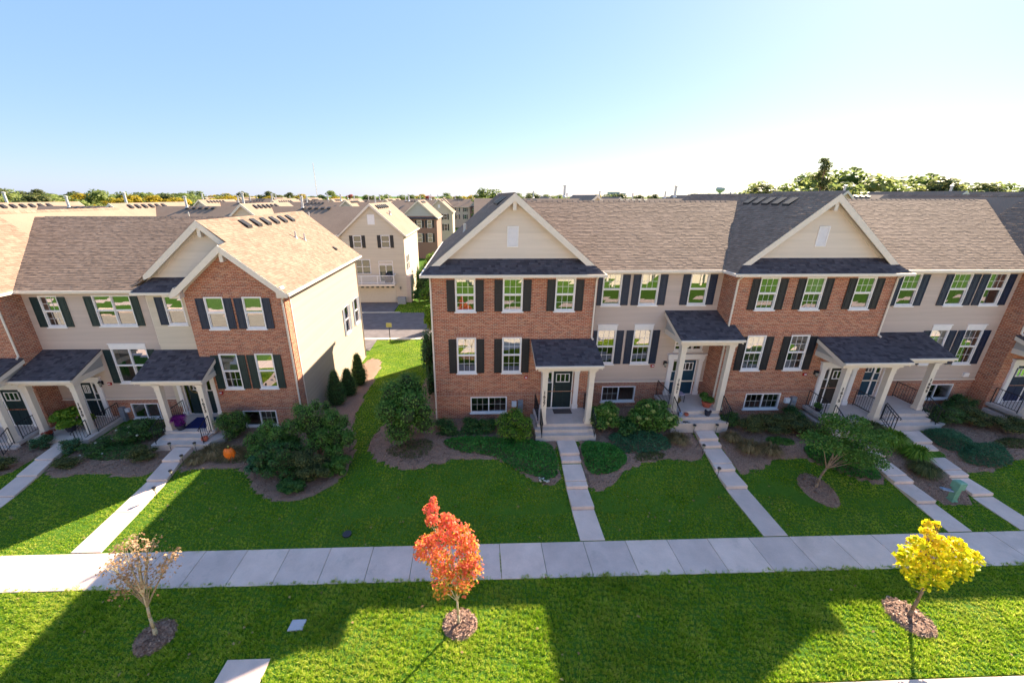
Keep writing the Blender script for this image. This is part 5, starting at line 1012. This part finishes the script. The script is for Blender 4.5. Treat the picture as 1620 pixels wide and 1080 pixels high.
def path_light(label, x, y, z, group, tall=.38):
    R = thing('path_light', label, 'garden light', (x, y, z), group); m = MB(); m.bar((x, y, z-.05), (x, y, z+tall), .012, 6); m.build('stake', 'iron', R)
    m = MB(); m.lathe((x, y, z+tall), [(.03, 0), (.05, .02), (.06, .13)], 8, 1); m.lathe((x, y, z+tall), [(.085, .13), (.07, .17), (.02, .19)], 8, 0); m.build('lamp_head', ['iron', 'glass_lamp'], R)
for i, (x, y) in enumerate([(-13.38, 13.9), (-13.48, 15.0), (-13.75, 16.1), (-15.0, 17.1), (-13.8, 17.1)]): path_light(['nearest garden light on the right of the 1633 path', 'second garden light up the 1633 path', 'third garden light up the 1633 path', 'garden light left of the 1633 steps', 'garden light right of the 1633 steps'][i], x, y, g1(x, y), 'garden lights along the 1633 path')
for i, (x, y) in enumerate([(10.68, 14.3), (10.72, 15.7), (10.95, 17.06), (12.1, 17.06)]): path_light(['garden light beside the lower riser of the path toward the hydrangeas', 'garden light halfway up the path by the golden grass clump', 'garden light at the foot of the blue door porch, hydrangea side', 'garden light at the foot of the blue door porch, brick side'][i], x, y, g1(x, y), 'garden lights along the 1621 path')
R = thing('utility_pedestal', 'green utility pedestal with a blue sign plate between two footpaths', 'utility pedestal', (19.75, 12.75, g1(19.75, 12.75))); z = g1(19.75, 12.75)
m = MB(); m.box(19.6, 19.86, 12.62, 12.88, z, z+.06); m.box(19.63, 19.83, 12.65, 12.85, z+.06, z+.62); m.box(19.58, 19.88, 12.6, 12.9, z+.62, z+.92); m.hexa([(19.57, 12.59, z+.92), (19.89, 12.59, z+.92), (19.89, 12.91, z+.92), (19.57, 12.91, z+.92), (19.62, 12.64, z+.97), (19.84, 12.64, z+.97), (19.84, 12.86, z+.97), (19.62, 12.86, z+.97)]); m.build('cabinet', 'util_green', R)
m = MB(); m.hexa([(19.1, 12.7, z+.58), (19.6, 12.7, z+.45), (19.6, 12.85, z+.45), (19.1, 12.85, z+.58), (19.1, 12.7, z+.64), (19.6, 12.7, z+.51), (19.6, 12.85, z+.51), (19.1, 12.85, z+.64)]); m.build('plate', 'util_blue', R)
def disc(name, label, cat, x, y, r, mat, sq=False, ry=None, z=.012, h=.03):
    ry = ry or r; n = 18; m = MB()
    pts = [(x-r, y-ry), (x+r*.95, y-ry*.9), (x+r, y+ry), (x-r*.85, y+ry)] if sq else [(x+r*math.cos(2*math.pi*i/n), y+ry*math.sin(2*math.pi*i/n)) for i in range(n)]
    z0 = g1(x, y); a = [(p[0], p[1], z0) for p in pts]; b_ = [(p[0], p[1], z0+h) for p in pts]; m.face(b_)
    for i in range(len(pts)): j = (i+1) % len(pts); m.face([a[i], a[j], b_[j], b_[i]])
    o = m.build(name, mat); return tag(o, label, cat)
disc('valve_cover', 'pale blue grey utility cover sunk in the roadside grass', 'utility cover', -5.33, 8.36, .22, 'white_box', True, .16, h=.045)
disc('manhole_cover', 'small round dark cover in the lawn beside the pavement', 'utility cover', -4.87, 11.72, .16, 'pot_dark', h=.05)
disc('paved_pad', 'concrete pad at the bottom edge of the roadside grass', 'concrete pad', -6.3, 6.75, .62, 'concrete', True, .72, h=.03)
R = thing('garden_sign', 'small yellow sign on a post in the gap beside the alley', 'sign', (-7.95, 35.2, g1(-7.95, 35.2))); z = g1(-7.95, 35.2)
m = MB(); m.bar((-7.95, 35.2, z-.1), (-7.95, 35.2, z+1.9), .035, 8); m.build('post', 'iron', R); m = MB(); m.box(-8.2, -7.7, 35.14, 35.16, z+1.5, z+1.9); m.build('sign_plate', 'sign_yellow', R)
R = thing('porch_chair', 'chair with a mauve seat on the 1621 porch', 'chair', (10.9, 18.9, 1.5)); m = MB(); m.box(10.7, 11.15, 18.7, 19.12, 1.90, 1.95); m.build('seat', 'chair_wood', R)
for dx in (.02, .43):
    for dy in (.02, .40): m = MB(); m.bar((10.7+dx, 18.7+dy, 1.5), (10.7+dx, 18.7+dy, 1.92), .018, 6); m.build('leg', 'iron', R)
m = MB(); rect_frame(m, FX(10.72), 18.72, 19.10, 1.98, 2.40, .03, -.015, .015); [m.fbox(FX(10.72), 18.80+.08*i, 18.82+.08*i, -.01, .01, 2.0, 2.38) for i in range(4)]; m.build('backrest', 'iron', R)
R = thing('splash_bucket', 'white cup shaped lamp lying at the foot of the 1609 steps', 'ornament', (23.7, 17.0, .8)); m = MB(); m.lathe((23.75, 17.0, .86), [(.05, 0), (.11, .12), (.13, .2)], 12); m.build('cup', 'white_box', R)
lathe_thing('clay_pot', 'tan clay pot on the right wing of the 1633 steps', 'pot', (-13.55, 17.5, .37), [(.09, 0), (.16, .10), (.14, .22), (.07, .25)], 'pot_red')
lathe_thing('glazed_pot', 'small blue pot on the upper 1621 step', 'pot', (10.42, 17.62, 1.33), [(.07, 0), (.11, .08), (.10, .18), (.07, .19)], 'util_blue')
lathe_thing('clay_pot', 'small tan pot beside the blue pot on the 1621 step', 'pot', (10.75, 17.62, 1.33), [(.06, 0), (.11, .06), (.10, .14)], 'pot_red')
m = MB(); 
for i in range(8): t = i/7; m.bar((10.45+.3*t, 17.25+.05*math.sin(5*t), 1.18), (10.45+.3*t+.045, 17.25+.05*math.sin(5*t+.7), 1.18), .035*(1-.6*t), 6, .03*(1-.6*t))
for s_ in (-1, 1): m.bar((10.55, 17.27, 1.18), (10.52, 17.27+.1*s_, 1.17), .012, 5); m.bar((10.66, 17.27, 1.18), (10.70, 17.27+.09*s_, 1.17), .012, 5)
tag(m.build('lizard_ornament', 'iron'), 'black lizard shaped ornament on the lowest 1621 step', 'ornament')
# ---------------------------------------------------------------- grass
def on_grass(X, Y):
    je = .045*np.sin(X*9.1)+.03*np.sin(X*23.7)+.02*np.sin(X*51); ok = ~((Y > 9.76+je) & (Y < 11.09+je*.6)) & (Y > 6.47)
    for v in SB.values(): ok &= ~inpoly(X, Y, v)
    for k_, seg in WALKS.items():
        xl = np.interp(Y, [q[0] for q in seg], [q[1] for q in seg]); xr = np.interp(Y, [q[0] for q in seg], [q[2] for q in seg]); ok &= ~((X > xl-.01) & (X < xr+.01) & (Y < seg[-1][0]) & (Y > 11))
    for cx, cy, rx, ry in RINGS: ok &= ((X-cx)/rx)**2+((Y-cy)/ry)**2 > .98
    ok &= ~((abs(X+6.3) < .62) & (Y < 7.45)) & ~((abs(X+5.33) < .23) & (abs(Y-8.36) < .16)) & ~(((X+4.87)**2+(Y-11.72)**2) < .03)
    ok &= ~((Y > 18.6) & (X > -2.2)) & ~((Y > 19.3) & (Y < 32) & (X < -9.3)) & ~((X < -13.2) & (X > -16) & (Y > 17)) & ~((Y > 35.8) & ((Y < 45.3) | (X < -9.5)))
    return ok
def lawn(label, regs, mat='grass', hgt=.055, kind='stuff', w=.011):
    Vs = []
    for x0, x1, y0, y1, dens, h, wd in regs:
        n = int((x1-x0)*(y1-y0)*dens); X = RNG.uniform(x0, x1, n); Y = RNG.uniform(y0, y1, n)
        # clumpy: pull part of the blades toward clump centres
        cl = .17; cx = (np.floor(X/cl)+.5)*cl+.09*np.sin(np.floor(X/cl)*12.9898+np.floor(Y/cl)*78.233); cy = (np.floor(Y/cl)+.5)*cl+.09*np.sin(np.floor(X/cl)*39.3+np.floor(Y/cl)*11.1)
        f = RNG.uniform(0, .8, n); X = X+(cx-X)*f; Y = Y+(cy-Y)*f; ok = on_grass(X, Y); X, Y = X[ok], Y[ok]; n = len(X)
        dx, dy = X-np.interp(f[ok], [0, 1], [0, 0])-cx[ok], Y-cy[ok]
        patch = .75+.35*np.sin(X*1.9+2.1*np.sin(Y*1.3))*np.sin(Y*2.3+1.1*X)+.18*np.sin(X*7.3+Y*3.1)*np.sin(Y*8.7-X*2.2)
        a = RNG.uniform(0, 2*np.pi, n); hh = h*RNG.uniform(.5, 1.35, n)*patch; lean = hh*RNG.uniform(.2, 1.3, n)
        Z = G(X, Y)-.012; s = np.stack([-np.sin(a), np.cos(a), 0*a], 1)*wd*RNG.uniform(.7, 1.3, n)[:, None]
        b0 = np.stack([X, Y, Z], 1); tip = b0+np.stack([np.cos(a)*lean, np.sin(a)*lean, hh], 1)
        Vs.append(np.stack([b0-s, b0+s, tip], 1))
    V = np.concatenate(Vs, 0); o = npmesh('lawn_grass', V, 3, mat, None, kind); o['label'] = label; o['category'] = 'grass'; print('grass tris', len(V)); return o
lawn('long tufted grass of the strip between road and pavement', [(-16, 22, 6.45, 9.9, 3600, .080, .0085)])
lawn('short mown lawn grass in front of the townhouses', [(-22, 29, 11.0, 14.2, 1900, .045, .0095), (-22, 29, 14.2, 17.8, 1200, .045, .011), (-9.3, -2.1, 17.8, 36.0, 600, .055, .018), (-9.5, -3, 45.2, 50, 350, .07, .03)])
# fallen leaves
n = 230; X = RNG.uniform(-19, 22, n); Y = RNG.uniform(6.6, 15.5, n); ok = on_grass(X, Y) & (RNG.uniform(0, 1, n) < .8); X, Y = X[ok], Y[ok]
N = unit(len(X))*.4+np.array([0, 0, 1]); N /= np.linalg.norm(N, axis=1, keepdims=True)
o = npmesh('fallen_leaves', leafquads(np.stack([X, Y, G(X, Y)+.05], 1), N, RNG.uniform(.07, .13, len(X)), RNG.uniform(.06, .09, len(X))), 4, 'fallen', None, 'stuff'); o['label'] = 'pale fallen leaves lying on the grass'; o['category'] = 'leaves'
# ---------------------------------------------------------------- rows behind
def far_window(R, F, u0, u1, z0, z1, shut=True, units=1, sm='shutter_black'):
    w = MB(); rect_frame(w, F, u0, u1, z0, z1, .07, .0, .06); zm = (z0+z1)/2; w.fbox(F, u0+.07, u1-.07, .01, .05, zm-.03, zm+.03)
    for k in range(1, units): u = u0+(u1-u0)*k/units; w.fbox(F, u-.035, u+.035, .01, .055, z0+.07, z1-.07)
    win = w.build('window', 'trim_white', R); m = MB(); m.fbox(F, u0+.07, u1-.07, .0, .02, z0+.07, zm-.03); m.fbox(F, u0+.07, u1-.07, .0, .03, zm+.03, z1-.07); m.build('pane', 'pane_far', win)
    if shut:
        for a in (u0-.45, u1+.05): m = MB(); m.fbox(F, a, a+.40, .0, .05, z0, z1); m.build('shutter', sm, R)
k_ = NT('pane_far'); k_.b.inputs['Base Color'].default_value = (.05, .07, .06, 1); k_.b.inputs['Roughness'].default_value = .05; k_.b.inputs['Specular IOR Level'].default_value = 1.0; M['pane_far'] = k_.m
def unit_shell(R, x0, x1, y0, y1, zb, ze, gable, wall, ridge=None, left=True, right=True):
    m = MB(); m.box(x0, x1, y0, y1, zb, ze)
    xc, yc = (x0+x1)/2, (y0+y1)/2; ov = .3
    if gable:
        zr = ridge or ze+(x1-x0)/2*SL+.1
        for y in (y0, y1): m.face([(x0, y, ze), (x1, y, ze), (xc, y, zr-.1)])
    w = m.build('wall', wall, R); r = MB()
    if gable:
        zz = ze-.05; hw = (x1-x0)/2+ov; sl = (zr-zz)/hw
        for s_ in (-1, 1):
            roof_plane(r, (xc+s_*hw, 0, zz), (0, 1, 0), (-s_, 0, sl), [(y0-ov, 0), (y1+ov, 0), (y1+ov, hw*math.hypot(1, sl)), (y0-ov, hw*math.hypot(1, sl))], 0, .12)
        for y in (y0-ov-.04, y1+ov-.01): r.prism([(xc-hw, zz-.18), (xc-hw, zz+.02), (xc, zr+.02), (xc+hw, zz+.02), (xc+hw, zz-.18), (xc, zr-.30)], y, y+.05, 1)
        for s_ in (-1, 1): r.box(xc+s_*(hw+.05)-.05, xc+s_*(hw+.05)+.05, y0-ov, y1+ov, zz-.14, zz, 1)
    else:
        zr = ridge or ze+(yc-y0+ov)*.522; hh = yc-y0+ov; sl = (zr-ze+.05)/hh
        for s_ in (-1, 1): roof_plane(r, (0, yc+s_*hh, ze-.05), (1, 0, 0), (0, -s_, sl), [(x0-3.6, 0), (x1+3.6, 0), (x1+3.6, hh*math.hypot(1, sl)), (x0-3.6, hh*math.hypot(1, sl))], 0, .12)
        for y in (y0-ov-.08, y1+ov): r.box(x0, x1, y, y+.08, ze-.2, ze-.05, 1)
    r.build('roof', ['shingle_far', 'trim_cream'], R); return zr
ORD = 'first second third fourth fifth sixth seventh eighth ninth tenth eleventh twelfth thirteenth fourteenth'.split()
BG = 'townhouses of the rows behind'
def row(y0, x_start, n, dz, face_front, first_gable=True, dirn=-1, wg=7.45, wp=7.3, wall='siding_beige', lab='', depth=12.0, det=True):
    x = x_start; proto = {}
    for i in range(n):
        gable = (i % 2 == 0) == first_gable; w = wg if gable else wp; a, c_ = (x-w, x) if dirn < 0 else (x, x+w); x += dirn*w
        zb, ze = -1.3 if dz < -.5 else -.8, 8.45+dz
        key = gable; cx = (a+c_)/2
        lb_ = ORD[i]+' house from the '+('right' if dirn < 0 else 'left')+', '+('gabled' if gable else 'plain roofed')+', '+lab
        if key in proto: copy_tree(proto[key], (cx, y0, 0))['label'] = lb_; continue
        R = thing('townhouse', lb_, 'townhouse', (cx, y0, 0), BG); proto[key] = R
        yo = y0-(.0 if gable else -.7)
        wl = 'brick_far' if (face_front and gable) else wall
        zr = unit_shell(R, a+.01, c_-.01, yo, y0+depth-(0 if gable else .7), zb, ze, gable, wl, (12.0 if wg > 7 else 11.4)+dz if gable else 11.55+dz)
        F = FY(yo)
        if face_front and gable:
            m = MB(); roof_plane(m, (a-.3, yo-.4, ze-.1), (1, 0, 0), (0, .7, .56), [(0, 0), (w+.6, 0), (w-.1, .9), (.7, .9)], 0, .1); m.build('pent_roof', 'shingle_shaded', R)
            m = MB(); m.face([(a+.5, yo-.02, ze+.4), (c_-.5, yo-.02, ze+.4), (cx, yo-.02, zr-.25)]); m.build('gable_wall', 'siding_grey', R)
        if det:
            for q in ((.22, .66) if not (face_front and gable) else (.15, .44, .73)):
                u = a+w*q; far_window(R, F, u, u+1.0, ze-1.95, ze-.4)
                far_window(R, F, u, u+1.0, ze-4.9, ze-3.1)
            if gable and not face_front: m = MB(); m.fbox(F, cx-.3, cx+.3, 0, .04, ze+1.2, ze+2.1); m.build('louvre', 'trim_white', R)
        if gable:
            for q in range(6): box_vent(R, cx+.55, y0+2+q*1.1, zr-.42, -SL)
        else:
            for q in range(5): box_vent(R, a+1.2+q*.8, y0+depth/2-.5, zr-.25, .5, 'y')
        if dz < 0 or i == 1: pipe_vent(R, a+1.0, y0+depth/2-.4, zr-.2, 1.25, .14, True)
        pipe_vent(R, a+2.6, y0+3.2, zr-(depth/2-3.2)*.5 if not gable else zr-1.4, .8, .07)
# detailed end house across the alley
X0, X1, Y0 = -16.05, -8.62, 50.0; zb, ze = -1.2, 7.40
R = thing('townhouse', 'cream end townhouse across the alley with a balcony over a white garage door', 'townhouse', ((X0+X1)/2, Y0, -1), BG)
zr = unit_shell(R, X0, X1, Y0, 62, zb, ze, True, 'siding_beige', 11.0); F = FY(Y0); xc = (X0+X1)/2
m = MB(); m.fbox(F, xc-.42, xc+.42, 0, .05, 8.6, 9.75); m.build('louvre', 'trim_white', R)
far_window(R, F, -14.68, -13.7, 5.9, 7.35); far_window(R, F, -11.35, -10.3, 5.9, 7.38)
far_window(R, F, -14.9, -12.9, 2.75, 4.5, False, 2)
m = MB(); rect_frame(m, F, -11.9, -10.15, 1.75, 3.85, .08, 0, .07); m.fbox(F, -11.06, -10.98, .0, .06, 1.83, 3.77); rect_frame(m, F, -11.9, -10.15, 3.95, 4.3, .06, 0, .07); pd = m.build('patio_door', 'trim_white', R)
m = MB(); m.fbox(F, -11.82, -11.06, 0, .02, 1.83, 3.77); m.fbox(F, -10.98, -10.23, 0, .03, 1.83, 3.77); m.build('pane', 'pane_far', pd)
m = MB(); m.fbox(F, -15.9, -9.9, 0, 1.25, 1.45, 1.68); dk = m.build('balcony', 'trim_cream', R)
m = MB()
for u in (-15.9, -13.9, -11.95, -9.98): m.fbox(F, u, u+.09, 1.15, 1.25, 1.68, 2.75)
m.fbox(F, -15.9, -9.9, 1.16, 1.24, 2.66, 2.74); m.fbox(F, -15.9, -9.9, 1.18, 1.22, 1.78, 1.83); m.fbox(F, -9.97, -9.9, 0, 1.2, 2.66, 2.74)
for i in range(48): u = -15.8+i*.122; m.fbox(F, u, u+.03, 1.18, 1.22, 1.83, 2.66)
m.build('balcony_rail', 'trim_white', dk)
m = MB(); m.fbox(F, -15.3, -10.0, .0, .06, -.85, 1.35)
for i in range(4): m.fbox(F, -15.25, -10.05, .06, .075, -.80+i*.52, -.33+i*.52)
gd = m.build('garage_door', 'garage', R); m = MB(); [m.fbox(F, -14.95+i*.63, -14.6+i*.63, .076, .085, .98, 1.16) for i in range(8)]; m.build('pane', 'pane_far', gd)
coach_lamp(R, F, -9.4, .95); m = MB(); m.fbox(F, -9.75, -8.75, .4, .9, -1.0, -.1); m.build('gas_meter', 'metal_grey', R)
Xw = FX(X1); far_window(R, Xw, 50.8, 51.7, 2.9, 4.9, False); far_window(R, Xw, 52.1, 53.0, 2.9, 4.9, False)
m = MB(); m.fbox(Xw, 50.0, 52.5, .0, .5, -1.2, 2.4); m.build('side_bay', 'siding_taupe', R)
for q in range(6): box_vent(R, xc+.55, 51.5+q*1.1, 11.0-.45, -SL)
pipe_vent(R, xc+1.6, 53.5, 11.0-1.4, .35, .1, True)
R = thing('barbecue', 'black covered barbecue on the balcony across the alley', 'barbecue', (-10.7, 49.4, 1.68)); m = MB(); m.box(-11.1, -10.3, 49.15, 49.6, 1.7, 2.5); m.hexa([(-11.15, 49.12, 2.5), (-10.25, 49.12, 2.5), (-10.25, 49.62, 2.5), (-11.15, 49.62, 2.5), (-10.95, 49.2, 2.95), (-10.4, 49.2, 2.95), (-10.4, 49.5, 2.95), (-10.95, 49.5, 2.95)]); m.build('cover', 'cloth_dark', R)
row(50, -16.06, 13, -1.03, False, False, -1, lab='in the row across the alley')
row(50, 3.5, 5, 0, False, False, 1, lab='in the row behind the right building', wall='siding_cream')
row(50, 41, 9, .55, False, True, 1, lab='in the raised row behind the right edge', wall='siding_cream')
row(88, -8.0, 7, -1.03, True, True, -1, lab='in the brick fronted second row')
row(118, -6.2, 8, -1.03, False, True, -1, lab='in the third row')
row(150, -10, 7, -1.2, True, True, -1, lab='in the fourth row', det=False)
row(176, -24, 9, -1.0, True, False, 1, lab='in the brick row closing the long view')
row(88, 12, 9, -.3, True, True, 1, lab='in the second row to the right', det=False)
row(190, -70, 7, -1.1, True, True, -1, lab='in the last row on the left', det=False)
# the other side of the street, in the sun: it lights the shaded facades and shows in their windows
proto = None
for i in range(9):
    cx = -30+i*8.0
    if proto: copy_tree(proto, (cx, -19, 0)); continue
    R = proto = thing('townhouse', 'cream townhouse of the sunlit row on the other side of the street', 'townhouse', (cx, -19, 0), 'townhouses across the street')
    unit_shell(R, cx-3.99, cx+3.99, -30, -19, -.3, 8.4, True, 'cream_far', 11.9); Fb = frame((0, -19, 0), (1, 0, 0), (0, 1, 0))
    for u in (cx-3, cx-.5, cx+2): far_window(R, Fb, u, u+1, 6.5, 8.0); far_window(R, Fb, u, u+1, 3.4, 5.2)
    m = MB(); m.fbox(Fb, cx-1.6, cx+1.6, 0, 1.8, 3.4, 3.8); m.fbox(Fb, cx-1.5, cx-1.25, 1.5, 1.75, 0, 3.4); m.fbox(Fb, cx+1.25, cx+1.5, 1.5, 1.75, 0, 3.4); m.build('porch', 'trim_cream', R)
# ---------------------------------------------------------------- distant trees
def far_tree_proto(name, mat, h, w, n, size, k=14, shape=0):
    R = thing(name, None, None, (0, 0, 0)); c = (0, 0, h*.60); bl = lumps(c, (w, w, h*.38), k, .36, .74)
    if shape: bl = [(b_[0]*.8, b_[1]*.8, b_[2]*1.05, b_[3], b_[4], b_[5]) for b_ in bl]
    core(bl, .55).build('inner_twigs', mat, R, 'stuff'); npmesh('crown', cloud(bl, n, size, .8, .3, .5, .6), 4, mat, R, 'stuff')
    m = MB(); m.bar((0, 0, -1), (0, 0, h*.5), w*.07, 6, w*.04)
    for i in range(4): b_ = bl[i]; m.bar((0, 0, h*.3), b_[:3], w*.04, 5, w*.015)
    m.build('trunk', 'bark', R); return R
leafmat('leaf_far', [(.2, (.10, .15, .04)), (.5, (.17, .23, .06)), (.85, (.28, .32, .10))], .5)
P_ = {}
for key, (mt, h, w, n, s_) in dict(green=('leaf_hill', 11, 4.6, 2200, .55), dark=('leaf_far', 12, 4.8, 2200, .55), gold=('leaf_gold', 10.5, 4.8, 2000, .55), red=('leaf_red', 9, 3.6, 1500, .5), olive=('leaf_olive', 12.5, 4.6, 2200, .55)).items(): P_[key] = far_tree_proto('broadleaf_tree', mt, h, w, n, s_)
LB = dict(green='pale green tree in the belt beyond the rooftops', dark='deep green tree in the belt beyond the rooftops', gold='golden yellow tree in the belt beyond the rooftops', red='red autumn tree in the belt beyond the rooftops', olive='olive brown tree in the belt beyond the rooftops')
used = set()
def place(key, x, y, z, s, label=None, group='trees on the horizon'):
    p = P_[key]
    if key not in used: used.add(key); o = p; o.location = (x, y, z)
    else: o = copy_tree(p, (x, y, z))
    o.scale = (s*random.uniform(.9, 1.15), s*random.uniform(.9, 1.15), s*random.uniform(.92, 1.08)); o.rotation_euler = (0, 0, random.uniform(0, 6.28)); o['label'] = label or LB[key]; o['category'] = 'tree'; o['group'] = group; return o
rr = random.Random(5)
def belt(n, p0, p1, y0, y1, w, s0, s1):
    for i in range(n):
        px = p0+(p1-p0)*(i+rr.uniform(-.4, .4))/n; y = rr.uniform(y0, y1); o = place(rr.choices(['green', 'dark', 'gold', 'red', 'olive'], w)[0], (px-751)/671*y, y, -1.5, rr.uniform(s0, s1)); o.scale[0] *= 1.55; o.scale[1] *= 1.3
belt(26, -40, 140, 125, 175, [8, 1.5, 1.2, 0, 2], 1.08, 1.28)
belt(34, 140, 380, 150, 200, [4, 1.5, 6, .8, 1], 1.05, 1.25)
belt(46, -30, 420, 210, 270, [6, 3, 3, 1.5, 2], 1.1, 1.3)
belt(48, 380, 860, 235, 320, [6, 2.5, 4, 1.6, 2], 1.05, 1.28)
belt(64, -40, 1250, 340, 520, [6, 3, 1.5, .6, 2], 1.15, 1.5)
belt(14, 860, 1210, 240, 330, [4, 3, 1, .3, 2], 1.0, 1.25)
# big trees behind the right building
for px, y, s, key, nm in [(1225, 82, 1.2, 'olive', 'leafy tree at the left end of the tall group behind the right roofs'), (1262, 90, 1.35, 'green', 'pale tree just left of the tall thin one'), (1352, 86, 1.66, 'green', 'broadest and tallest tree above the right roofs'), (1385, 78, 1.4, 'green', 'lower bright tree in front of the broadest one'), (1430, 84, 1.28, 'olive', 'brownish tree right of the broadest one'), (1478, 90, 1.5, 'green', 'round pale tree over the right roof ridge'), (1530, 84, 1.22, 'olive', 'olive tree over the right roof ridge'), (1578, 92, 1.38, 'green', 'pale tree near the right edge of the skyline'), (1625, 86, 1.16, 'olive', 'brown tree at the right edge of the skyline'), (1200, 120, 1.35, 'green', 'small pale tree at the left start of the right skyline'), (780, 150, 1.12, 'dark', 'green tree showing above the 1627 gable'), (1450, 110, 1.4, 'dark', 'dark tree behind the brownish ones on the right'), (1320, 108, 1.5, 'dark', 'dark tree behind the tall thin one'), (1245, 100, 1.35, 'green', 'pale tree between the first two of the right skyline'), (1405, 92, 1.5, 'green', 'light green tree between the broadest and the brownish one'), (1502, 80, 1.22, 'green', 'light green tree in the dip of the right skyline'), (1555, 104, 1.5, 'green', 'light green tree behind the olive one on the right'), (1604, 98, 1.4, 'green', 'light green tree beside the brown one at the right edge')]:
    o = place(key, (px-751)/671*y, y, -.5, s*1.08, nm, 'trees behind the right roofs'); o.scale[0] *= 1.25; o.scale[1] *= 1.25
R = thing('poplar_tree', 'tall thin half bare tree rising above the right roofs', 'tree', ((1307-751)/671*80, 80, -.5)); x, y = (1307-751)/671*80, 80
bl = [(x+random.uniform(-1.2, 1.2)*(1-t*.5), y+random.uniform(-1, 1), 9+9*t, .9, .9, .75) for t in np.linspace(0, 1, 14)]
m = MB(); m.bar((x, y, -1), (x, y, 17.5), .28, 7, .08); [m.bar((x, y, b_[2]-1.5), b_[:3], .09, 5, .03) for b_ in bl]; m.build('trunk', 'bark', R); npmesh('crown', cloud(bl, 2600, .34, .8, .3, .6, .3), 4, 'leaf_olive', R, 'stuff')
# mast, water tower, far blocks
R = thing('radio_mast', 'thin lattice radio mast on the horizon', 'mast', ((506-751)/671*900, 900, 0)); m = MB(); x = (506-751)/671*900
for a in (0, 2.09, 4.19): m.bar((x+.9*math.cos(a), 900+.9*math.sin(a), 0), (x+.9*math.cos(a), 900+.9*math.sin(a), 74), .20, 4)
for i in range(36):
    for a in (0, 2.09, 4.19): m.bar((x+.9*math.cos(a), 900+.9*math.sin(a), i*2), (x+.9*math.cos(a+2.09), 900+.9*math.sin(a+2.09), i*2+2), .09, 3, caps=False)
m.build('lattice', 'tower', R)
R = thing('water_tower', 'pale water tower on the horizon left of the tall trees', 'water tower', ((1144-751)/671*700, 700, 0)); m = MB(); x = (1144-751)/671*700
m.lathe((x, 700, 0), [(3, 0), (1.6, 8), (1.6, 17), (6, 20), (7, 23), (6, 25.5), (2, 27)], 20); m.build('tank', 'tower', R)
for px, w, h, l in ((972, 16, 18, 'pale office block on the horizon'), (985, 9, 16, 'narrow pale block beside the office block on the horizon')):
    R = thing('office_block', l, 'building', ((px-751)/671*720, 720, 0)); m = MB(); x = (px-751)/671*720; m.box(x-w/2, x+w/2, 712, 728, 0, h); m.build('wall', 'tower', R); m = MB(); [m.box(x-w/2+.5, x+w/2-.5, 711.8, 712, 2+i*3, 3.6+i*3) for i in range(int(h/3)-1)]; m.build('window_band', 'pane_far', R)
